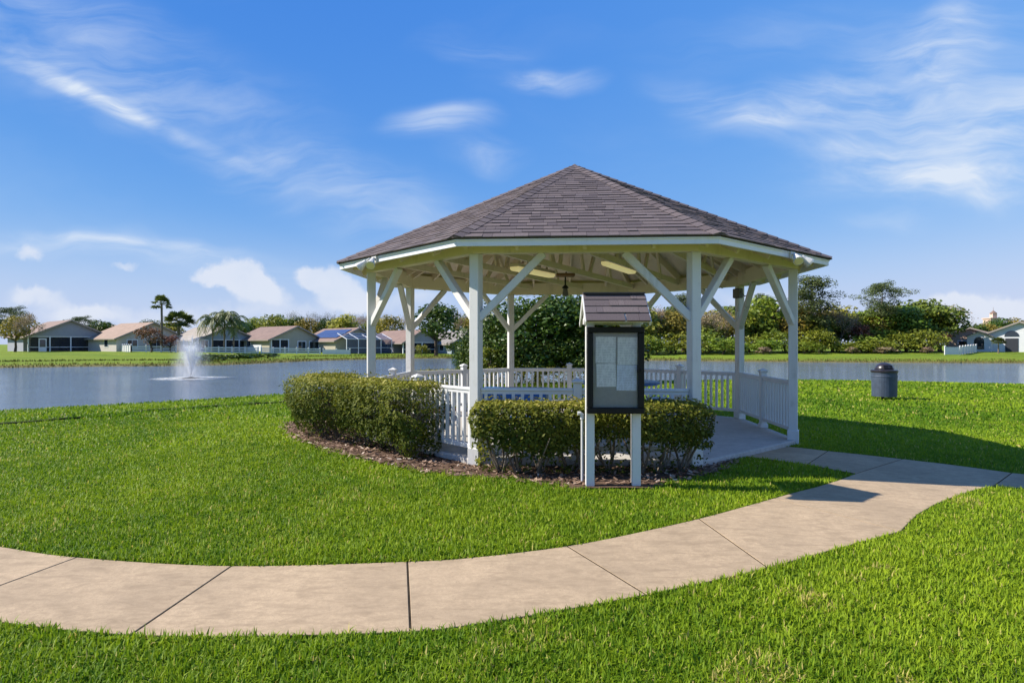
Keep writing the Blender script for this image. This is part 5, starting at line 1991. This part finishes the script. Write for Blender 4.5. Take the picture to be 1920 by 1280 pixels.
# ------------------------------------------------------------------ houses
def house(name, label, px, Y, delta, W, D, wh, rh, wallm, roofm, porch=None, windows=(), side_windows=(), extra=None):
    """gable house; px is the middle of the gable end, delta turns the gable to the right"""
    x = (px - 960) / F * Y
    g = gz(x, Y) - 0.1
    a = math.atan2(-Y, -x) + R(delta)
    root = thing(name, label, 'house', (x, Y, g), a + math.pi / 2)
    pd = porch['depth'] if porch else 0.0
    hw = W / 2
    ov = 0.45
    sl = (rh - wh) / hw
    # walls
    w = MB()
    w.prism([(-hw, pd), (hw, pd), (hw, D), (-hw, D)], 0, wh)
    w.build('wall', wallm, root)
    gb = MB()
    gb.add([(-hw, 0.02, wh), (hw, 0.02, wh), (0, 0.02, rh - 0.02), (-hw, 0.2, wh), (hw, 0.2, wh), (0, 0.2, rh - 0.02)], [(0, 1, 2), (5, 4, 3), (0, 3, 4, 1)])
    gb.build('gable', wallm, root)
    gb = MB()
    gb.add([(-hw, D - 0.2, wh), (hw, D - 0.2, wh), (0, D - 0.2, rh - 0.02), (-hw, D, wh), (hw, D, wh), (0, D, rh - 0.02)], [(0, 1, 2), (5, 4, 3), (0, 3, 4, 1)])
    gb.build('gable', wallm, root)
    # roof slopes
    rf = MB()
    e = hw + ov
    ze = wh - ov * sl + 0.06
    for s in (-1, 1):
        A = [(s * e, -ov, ze), (s * e, D + ov, ze), (0, D + ov, rh + 0.06), (0, -ov, rh + 0.06)]
        B = [(p[0], p[1], p[2] - 0.14) for p in A]
        f = [(0, 1, 2, 3), (7, 6, 5, 4), (0, 4, 5, 1), (3, 2, 6, 7), (0, 3, 7, 4), (1, 5, 6, 2)]
        if s > 0:
            f = [tuple(reversed(q)) for q in f]
        rf.add(A + B, f)
    ro = rf.build('roof', roofm, root)
    fc = MB()
    for s in (-1, 1):
        fc.beam((s * e, -ov - 0.012, ze - 0.09), (0, -ov - 0.012, rh - 0.03), 0.03, 0.2)
        fc.beam((s * (e + 0.012), -ov, ze - 0.08), (s * (e + 0.012), D + ov, ze - 0.08), 0.03, 0.17)
    fc.build('fascia', M['fascia_far'], ro)
    if porch:
        x0, x1 = porch.get('x', (-hw, hw))
        for xx in np.linspace(x0 + 0.1, x1 - 0.1, porch['posts']):
            MB().box((xx, 0.12, wh / 2), (0.16, 0.16, wh - 0.01)).build('porch_post', M['white_clean'], root)
        r_ = MB().box(((x0 + x1) / 2, 0.12, 0.75), (x1 - x0 - 0.2, 0.06, 0.08))
        r_.box(((x0 + x1) / 2, 0.12, wh - 0.09), (x1 - x0 - 0.2, 0.1, 0.14))
        r_.build('porch_rail', M['white_clean'], root)
        MB().box(((x0 + x1) / 2, 0.13, wh / 2), (x1 - x0 - 0.1, 0.01, wh - 0.1)).build('screen', M['screen'], root)
        if x0 > -hw + 0.1:
            MB().prism([(-hw, 0.02), (x0, 0.02), (x0, pd), (-hw, pd)], 0, wh).build('wall', wallm, root)
        if x1 < hw - 0.1:
            MB().prism([(x1, 0.02), (hw, 0.02), (hw, pd), (x1, pd)], 0, wh).build('wall', wallm, root)
        MB().box(((x0 + x1) / 2, pd - 0.02, 1.05), (1.8, 0.05, 2.1)).build('patio_door', M['pane'], root)
        if 'door' in porch:
            d0 = porch['door']
            dr = MB().box((d0, 0.08, 1.05), (1.0, 0.05, 2.1)).build('screen_door', M['white_clean'], root)
            MB().box((d0, 0.05, 1.35), (0.72, 0.02, 1.1)).build('pane', M['pane'], dr)
    for (cx, cz, ww, hh) in windows:
        yw = -0.01
        f = MB().box((cx, yw, cz), (ww + 0.2, 0.06, hh + 0.2)).build('window', M['white_clean'], root)
        n = 2
        for i in range(n):
            MB().box((cx + (i - 0.5) * ww / n, yw - 0.035, cz), (ww / n - 0.06, 0.02, hh - 0.04)).build('pane', M['pane'], f)
    for (cy, cz, ww, hh) in side_windows:
        f = MB().box((-hw - 0.01, cy, cz), (0.06, ww + 0.2, hh + 0.2)).build('window', M['white_clean'], root)
        MB().box((-hw - 0.045, cy, cz), (0.02, ww, hh)).build('pane', M['pane'], f)
    if extra:
        extra(root, W, D, wh, rh)
    return root


M['screen'] = mat_screen('porch_screen', (0.02, 0.024, 0.035), 0.62)
M['fascia_far'] = mat_plain('fascia_tan', (0.34, 0.29, 0.25), 0.8, 0, 0.1, 2)
M['wall_grey'] = mat_plain('stucco_grey', (0.33, 0.34, 0.39), 0.85, 0, 0.08, 2)
M['wall_pale'] = mat_plain('stucco_pale', (0.56, 0.51, 0.47), 0.85, 0, 0.08, 2)
M['wall_cream'] = mat_plain('stucco_cream', (0.45, 0.41, 0.32), 0.85, 0, 0.08, 2)
M['wall_blue'] = mat_plain('stucco_blue', (0.30, 0.36, 0.42), 0.85, 0, 0.08, 2)
M['wall_white'] = mat_plain('stucco_white', (0.68, 0.69, 0.70), 0.85, 0, 0.06, 2)
M['wall_peach'] = mat_plain('stucco_peach', (0.58, 0.40, 0.29), 0.85, 0, 0.08, 2)
M['roof_brown'] = mat_roof_far('roof_brown', (0.26, 0.17, 0.13))
M['roof_orange'] = mat_roof_far('roof_orange', (0.37, 0.25, 0.175))
M['roof_beige'] = mat_roof_far('roof_beige', (0.37, 0.32, 0.255))
M['roof_red'] = mat_roof_far('roof_red', (0.25, 0.16, 0.125))
M['roof_grey'] = mat_roof_far('roof_grey', (0.26, 0.235, 0.21))
M['roof_dark'] = mat_roof_far('roof_dark', (0.17, 0.16, 0.165))

house('house', 'leftmost house with wide grey gable and screened porch below', 133, 97, 14, 10.9, 13, 2.45, 4.95, M['wall_grey'], M['roof_brown'], porch=dict(depth=2.6, posts=5, door=-3.6))
house('house', 'house with orange roof behind the purple leafed tree', 287, 97, 24, 10.4, 11, 2.2, 4.6, M['wall_pale'], M['roof_orange'], windows=[(-3.0, 1.3, 1.4, 1.1), (0.5, 1.1, 2.0, 1.6)], side_windows=[(3.5, 1.4, 1.2, 1.1)])
house('house', 'beige roofed house with dark blue porch behind the feathery palms', 428, 97, 24, 9.3, 12, 2.0, 4.0, M['wall_blue'], M['roof_beige'], porch=dict(depth=2.8, posts=4, x=(-2.6, 4.0)), windows=[(-3.6, 1.2, 1.0, 1.2)], side_windows=[(4, 1.3, 1.2, 1.0)])


def white_awning(root, W, D, wh, rh):
    MB().box((-W / 2 - 0.03, 4.5, 0.7), (0.05, 4.2, 1.0)).build('garden_panel', M['white_clean'], root)


house('house', 'house with red brown roof and two windows in its right gable', 556, 97, 30, 8.9, 11, 2.1, 4.1, M['wall_cream'], M['roof_red'], porch=dict(depth=2.4, posts=3, x=(-4.2, -1.2)), windows=[(0.9, 1.0, 1.3, 1.4), (2.9, 1.0, 1.3, 1.4)], side_windows=[(6.5, 1.4, 1.1, 0.9)], extra=white_awning)


def solar(root, W, D, wh, rh):
    hw = W / 2
    sl = math.atan2(rh - wh, hw)
    for j in range(6):
        for i in range(2):
            f = 0.28 + i * 0.33
            c = Vector((-hw * (1 - f), 1.2 + j * 1.45, wh + (rh - wh) * f + 0.16))
            Mx = Matrix.Translation(c) @ Matrix.Rotation(-sl, 4, 'Y')
            MB().bevbox(None, (1.55, 1.35, 0.05), 0.01, m=Mx).build('solar_panel', M['solar'], root)
    # screened pool cage in front of the gable
    cg = MB()
    z = 2.2
    for xx in np.linspace(-hw, hw, 5):
        cg.box((xx, -3.4, z / 2), (0.09, 0.09, z))
        cg.beam((xx, -3.4, z), (xx, -0.6, z + 0.9), 0.08, 0.08)
    for yy in (-3.4, -1.9, -0.6):
        cg.beam((-hw, yy, z + (yy + 3.4) * 0.32), (hw, yy, z + (yy + 3.4) * 0.32), 0.08, 0.08)
    cg.beam((-hw, -3.4, 0.9), (hw, -3.4, 0.9), 0.06, 0.06)
    cage = cg.build('pool_cage', M['white_clean'], root)
    sp = MB()
    sp.quad((-hw, -3.38, 0), (hw, -3.38, 0), (hw, -3.38, z), (-hw, -3.38, z))
    sp.quad((-hw, -3.38, z), (hw, -3.38, z), (hw, -0.6, z + 0.88), (-hw, -0.6, z + 0.88))
    sp.build('cage_screen', M['cage'], cage)


M['cage'] = mat_screen('cage_screen', (0.03, 0.06, 0.13), 0.6)
house('house', 'house with solar panels on its roof and a screened pool cage', 672, 97, 30, 7.8, 11, 2.1, 4.0, M['wall_cream'], M['roof_brown'], side_windows=[(6, 1.3, 1.2, 1.0)], extra=solar)
house('house', 'red roofed house with dark open gable left of the round tree', 792, 98, 32, 7.0, 12, 1.9, 3.8, M['wall_grey'], M['roof_red'], porch=dict(depth=3.0, posts=3), side_windows=[(6, 1.2, 2.0, 1.0)])
house('house', 'house with weathered grey roof right of the round tree', 880, 98, 32, 6.5, 11, 1.8, 3.7, M['wall_blue'], M['roof_grey'], side_windows=[(3, 1.1, 1.2, 1.0), (7, 1.1, 1.2, 1.0)])
house('house', 'house roof far behind between the leftmost house and the orange roof', 238, 122, 50, 9, 14, 2.6, 4.9, M['wall_pale'], M['roof_orange'])
house('house', 'peach coloured house with brown roof on the right bank', 1819, 96, -4, 6.2, 10, 2.7, 3.75, M['wall_peach'], M['roof_brown'], windows=[(0, 1.2, 3.0, 1.0)])


def arched(root, W, D, wh, rh):
    # half round window over a dark door, and a tall arched window in a small projecting gable
    def arch(cx, z0, r, y, h=0.0, nm='arched_window'):
        pts = [(cx - r, z0)] + [(cx + r * math.cos(a), z0 + h + r * math.sin(a)) for a in np.linspace(0, math.pi, 12)][::1]
        pts = [(cx - r, z0), (cx + r, z0)] + [(cx + r * math.cos(a), z0 + h + r * math.sin(a)) for a in np.linspace(0, math.pi, 12)]
        n = len(pts)
        m_ = MB()
        m_.add([(p, y, q) for p, q in pts] + [(p, y + 0.05, q) for p, q in pts], [tuple(range(n - 1, -1, -1)), tuple(range(n, 2 * n))] + [(i, (i + 1) % n, (i + 1) % n + n, i + n) for i in range(n)])
        fr_ = m_.build(nm, M['pane'], root)
    arch(-0.9, 2.35, 0.85, -0.04)
    arch(2.4, 2.35, 0.85, -0.04)
    MB().box((-0.9, -0.02, 1.05), (1.5, 0.06, 2.1)).build('door', M['dark_in'], root)
    MB().box((2.4, -0.02, 1.05), (1.5, 0.06, 2.1)).build('door', M['dark_in'], root)
    # wing with its own small gable
    wx, ww, wd, wr = -4.6, 2.9, 1.6, 3.1
    m_ = MB()
    m_.add([(wx - ww / 2, -wd, 0), (wx + ww / 2, -wd, 0), (wx + ww / 2, -wd, 2.4), (wx, -wd, wr), (wx - ww / 2, -wd, 2.4), (wx - ww / 2, 2, 0), (wx + ww / 2, 2, 0), (wx + ww / 2, 2, 2.4), (wx, 2, wr), (wx - ww / 2, 2, 2.4)],
           [(0, 1, 2, 3, 4), (1, 6, 7, 2), (5, 0, 4, 9), (2, 7, 8, 3), (4, 3, 8, 9)])
    m_.build('wing', M['wall_white'], root)
    r_ = MB()
    for s in (-1, 1):
        r_.beam((wx + s * (ww / 2 + 0.25), -wd - 0.2, 2.34), (wx, -wd - 0.2, wr + 0.1), 0.5, 0.14)
        A = [(wx + s * (ww / 2 + 0.3), -wd - 0.3, 2.33), (wx + s * (ww / 2 + 0.3), 2.2, 2.33), (wx, 2.2, wr + 0.12), (wx, -wd - 0.3, wr + 0.12)]
        f = (0, 1, 2, 3) if s < 0 else (3, 2, 1, 0)
        r_.add(A, [f])
    r_.build('wing_roof', M['roof_dark'], root)
    arch(wx, 0.5, 0.6, -wd - 0.04, 1.2)


house('house', 'white house with arched windows and dark roof at the right edge', 1912, 90, -2, 7.4, 9, 2.9, 4.5, M['wall_white'], M['roof_dark'], extra=arched)

# far tower
q = at(1860, 640, 190)
root = thing('tower', 'pale pink tower rising above trees far behind the right hand houses', 'tower', (q.x, 190, 0.0))
M['tower'] = mat_plain('tower_pink', (0.62, 0.45, 0.37), 0.85, 0, 0.08, 1)
MB().box((0, 0, 4.6), (3.2, 3.2, 9.6)).build('tower_shaft', M['tower'], root)
MB().box((0, 0, 9.45), (3.7, 3.7, 0.3)).build('cornice', M['tower'], root)
MB().box((0.4, 0, 10.3), (1.3, 1.3, 1.4)).build('lantern_stage', M['tower'], root)
MB().lathe([(1.0, 11.0), (0.05, 11.9), (0.02, 12.9)], 8, (0.4, 0, 0)).build('spire', M['roof_red'], root)
MB().box((5.0, 2, 3.6), (7.0, 4, 7.4)).build('side_block', M['tower'], root)
MB().prism([(1.6, -0.3), (8.7, -0.3), (8.7, 4.3), (1.6, 4.3)], 7.3, 7.6).build('side_roof', M['roof_brown'], root)

# ------------------------------------------------------------------ fences
def fence(label, pts, group, h=1.0, step=1.75, mat='vinyl', panel=False, nrails=3):
    """post and rail fence along points (px, Y)"""
    P = [Vector(((px - 960) / F * Y, Y, 0)) for px, Y in pts]
    o = P[0].copy()
    o.z = gz(o.x, o.y)
    root = thing('fence', label, 'fence', o, group=group)
    pm_ = None
    for a, b in zip(P[:-1], P[1:]):
        L = (b - a).length
        n = max(1, round(L / step))
        for i in range(n + 1):
            p = a.lerp(b, i / n)
            z = gz(p.x, p.y)
            if pm_ is None:
                m_ = MB().box((0, 0, h / 2), (0.14, 0.14, h + 0.14))
                m_.add([(-.1, -.1, h + .071), (.1, -.1, h + .071), (.1, .1, h + .071), (-.1, .1, h + .071), (0, 0, h + .16)], [(0, 1, 4), (1, 2, 4), (2, 3, 4), (3, 0, 4), (3, 2, 1, 0)])
                pm_ = m_.mesh('post')
            if i > 0 or a is P[0]:
                obj('post', pm_, M[mat], root, loc=Vector((p.x, p.y, z)) - o)
            if i < n:
                q = a.lerp(b, (i + 1) / n)
                zq = gz(q.x, q.y)
                if panel:
                    m_ = MB()
                    m_.beam(Vector((p.x, p.y, z + h * 0.5)) - o, Vector((q.x, q.y, zq + h * 0.5)) - o, 0.04, h * 0.92)
                    m_.build('panel', M[mat], root)
                else:
                    for r in range(nrails):
                        zz = h * (0.18 + 0.72 * r / (nrails - 1))
                        MB().beam(Vector((p.x, p.y, z + zz)) - o, Vector((q.x, q.y, zq + zz)) - o, 0.04, 0.15).build('rail', M[mat], root)
    return root


fence('white rail fence before the house with the orange roof', [(246, 86), (330, 87)], 'white fences before the left houses', 0.85)
fence('solid white panel fence running back beside the orange roofed house', [(246, 86), (212, 100)], 'white fences before the left houses', 1.0, 2.0, panel=True)
fence('white rail fence before the beige roofed house and the palms', [(385, 87), (484, 88)], 'white fences before the left houses', 0.8)
fence('white rail fence before the house with the red brown roof', [(490, 88), (600, 89)], 'white fences before the left houses', 0.8)
fence('low white fence before the solar panelled house', [(606, 89), (656, 90)], 'white fences before the left houses', 0.7, panel=True)
fence('bluish white panel fence in front of the peach house on the right bank', [(1772, 80), (1800, 80), (1830, 88)], 'panel fence on the right bank', 1.05, 1.8, panel=True)

# ------------------------------------------------------------------ fountain
FY = 35.5
FX = (358 - 960) / F * FY
fo = thing('fountain', 'white spray fountain on a float in the pond', 'fountain', (FX, FY, ZW))
MB().lathe([(0.42, -0.05), (0.45, 0.0), (0.45, 0.03), (0.2, 0.05), (0.06, 0.10)], 20).build('float', M['black'], fo)


def mat_mist():
    m = bpy.data.materials.new('spray_mist')
    m.use_nodes = True
    t = NT(m.node_tree)
    t.n.clear()
    out = t.node('ShaderNodeOutputMaterial')
    v = t.node('ShaderNodeVolumePrincipled')
    v.inputs['Color'].default_value = (0.97, 0.98, 1, 1)
    v.inputs['Anisotropy'].default_value = 0.2
    tc = t.node('ShaderNodeTexCoord').outputs['Object']
    n = t.noise(t.mapping(tc, scale=(1, 1, 0.45)), 3.4, 4, 0.65)
    sep = t.node('ShaderNodeSeparateXYZ')
    t.link(tc, sep.inputs[0])
    r = t.math('SQRT', t.math('ADD', t.math('MULTIPLY', sep.outputs[0], sep.outputs[0]), t.math('MULTIPLY', sep.outputs[1], sep.outputs[1])))
    # dense core that opens upwards, thin skirt of falling drops
    z = sep.outputs[2]
    core = t.mapr(t.math('DIVIDE', r, t.math('MULTIPLY_ADD', z, 0.46, 0.07)), 1.0, 0.1)
    fade = t.mapr(z, 2.4, 0.9)
    skirt = t.math('MULTIPLY', t.mapr(r, 1.25, 0.3), t.mapr(z, 1.9, 0.2, 0.05, 0.22))
    d = t.math('ADD', t.math('MULTIPLY', core, fade), skirt)
    d = t.math('MULTIPLY', d, t.mapr(n.outputs[0], 0.33, 0.72, 0.12, 1.25))
    t.link(t.math('MULTIPLY', d, 3.2), v.inputs['Density'])
    t.link(v.outputs[0], out.inputs['Volume'])
    return m


MB().lathe([(0.15, 0.03), (1.25, 0.05), (1.35, 0.6), (1.25, 1.4), (0.95, 2.1), (0.5, 2.4), (0.1, 2.45)], 20).build('mist', mat_mist(), fo)
rg = np.random.default_rng(55)
n = 3600
t_ = rg.random(n) ** 1.2 * np.where(rg.random(n) < 0.9, 0.52, 0.9)
jet = rg.integers(0, 26, n)
a = jet * 2 * np.pi / 26 + rg.normal(0, 0.06, n)
v0 = 0.55 + 0.45 * ((jet * 7) % 5) / 4 + rg.normal(0, 0.05, n)
out_ = 0.5 + 0.95 * ((jet * 11) % 7) / 6 + rg.normal(0, 0.07, n)
hz_ = 2.2 * v0
P = np.stack([out_ * t_ * np.cos(a), out_ * t_ * np.sin(a), 4 * hz_ * (t_ - t_ ** 2) + 0.08], 1) + rg.normal(0, 0.03, (n, 3)) * t_[:, None]
D = np.stack([out_ * np.cos(a), out_ * np.sin(a), 4 * hz_ * (1 - 2 * t_)], 1)
D /= np.linalg.norm(D, axis=1, keepdims=True)
W_ = np.cross(D, rg.normal(0, 1, (n, 3)))
W_ /= np.linalg.norm(W_, axis=1, keepdims=True)
ln_ = rg.uniform(0.02, 0.11, n)[:, None]
wd_ = rg.uniform(0.003, 0.007, n)[:, None]
P[:, 2] = np.maximum(P[:, 2], 0.03)
V = np.stack([P - D * ln_, P + W_ * wd_, P + D * ln_, P - W_ * wd_], 1).reshape(-1, 3)
i_ = np.arange(n) * 4
T = np.stack([np.stack([i_, i_ + 1, i_ + 2], 1), np.stack([i_, i_ + 2, i_ + 3], 1)], 1).reshape(-1, 3)
obj('droplets', np_mesh('droplets', V, T), M['foam'], fo, kind='stuff')


def mat_foam():
    m, t, b = mat_base('foam_ring')
    tc = t.node('ShaderNodeTexCoord').outputs['Object']
    n = t.noise(tc, 2.6, 5, 0.7)
    sep = t.node('ShaderNodeSeparateXYZ')
    t.link(tc, sep.inputs[0])
    r = t.math('SQRT', t.math('ADD', t.math('MULTIPLY', sep.outputs[0], sep.outputs[0]), t.math('MULTIPLY', sep.outputs[1], sep.outputs[1])))
    al = t.math('MULTIPLY', t.mapr(r, 2.35, 1.2), t.mapr(n.outputs[0], 0.36, 0.66, 0.05, 1.0))
    b.inputs['Base Color'].default_value = (0.75, 0.76, 0.74, 1)
    b.inputs['Roughness'].default_value = 0.8
    t.link(t.math('MULTIPLY', al, 0.55), b.inputs['Alpha'])
    return m


MB().lathe([(2.35, 0.004), (2.2, 0.012), (0.5, 0.02)], 40).build('foam_ring', mat_foam(), fo)
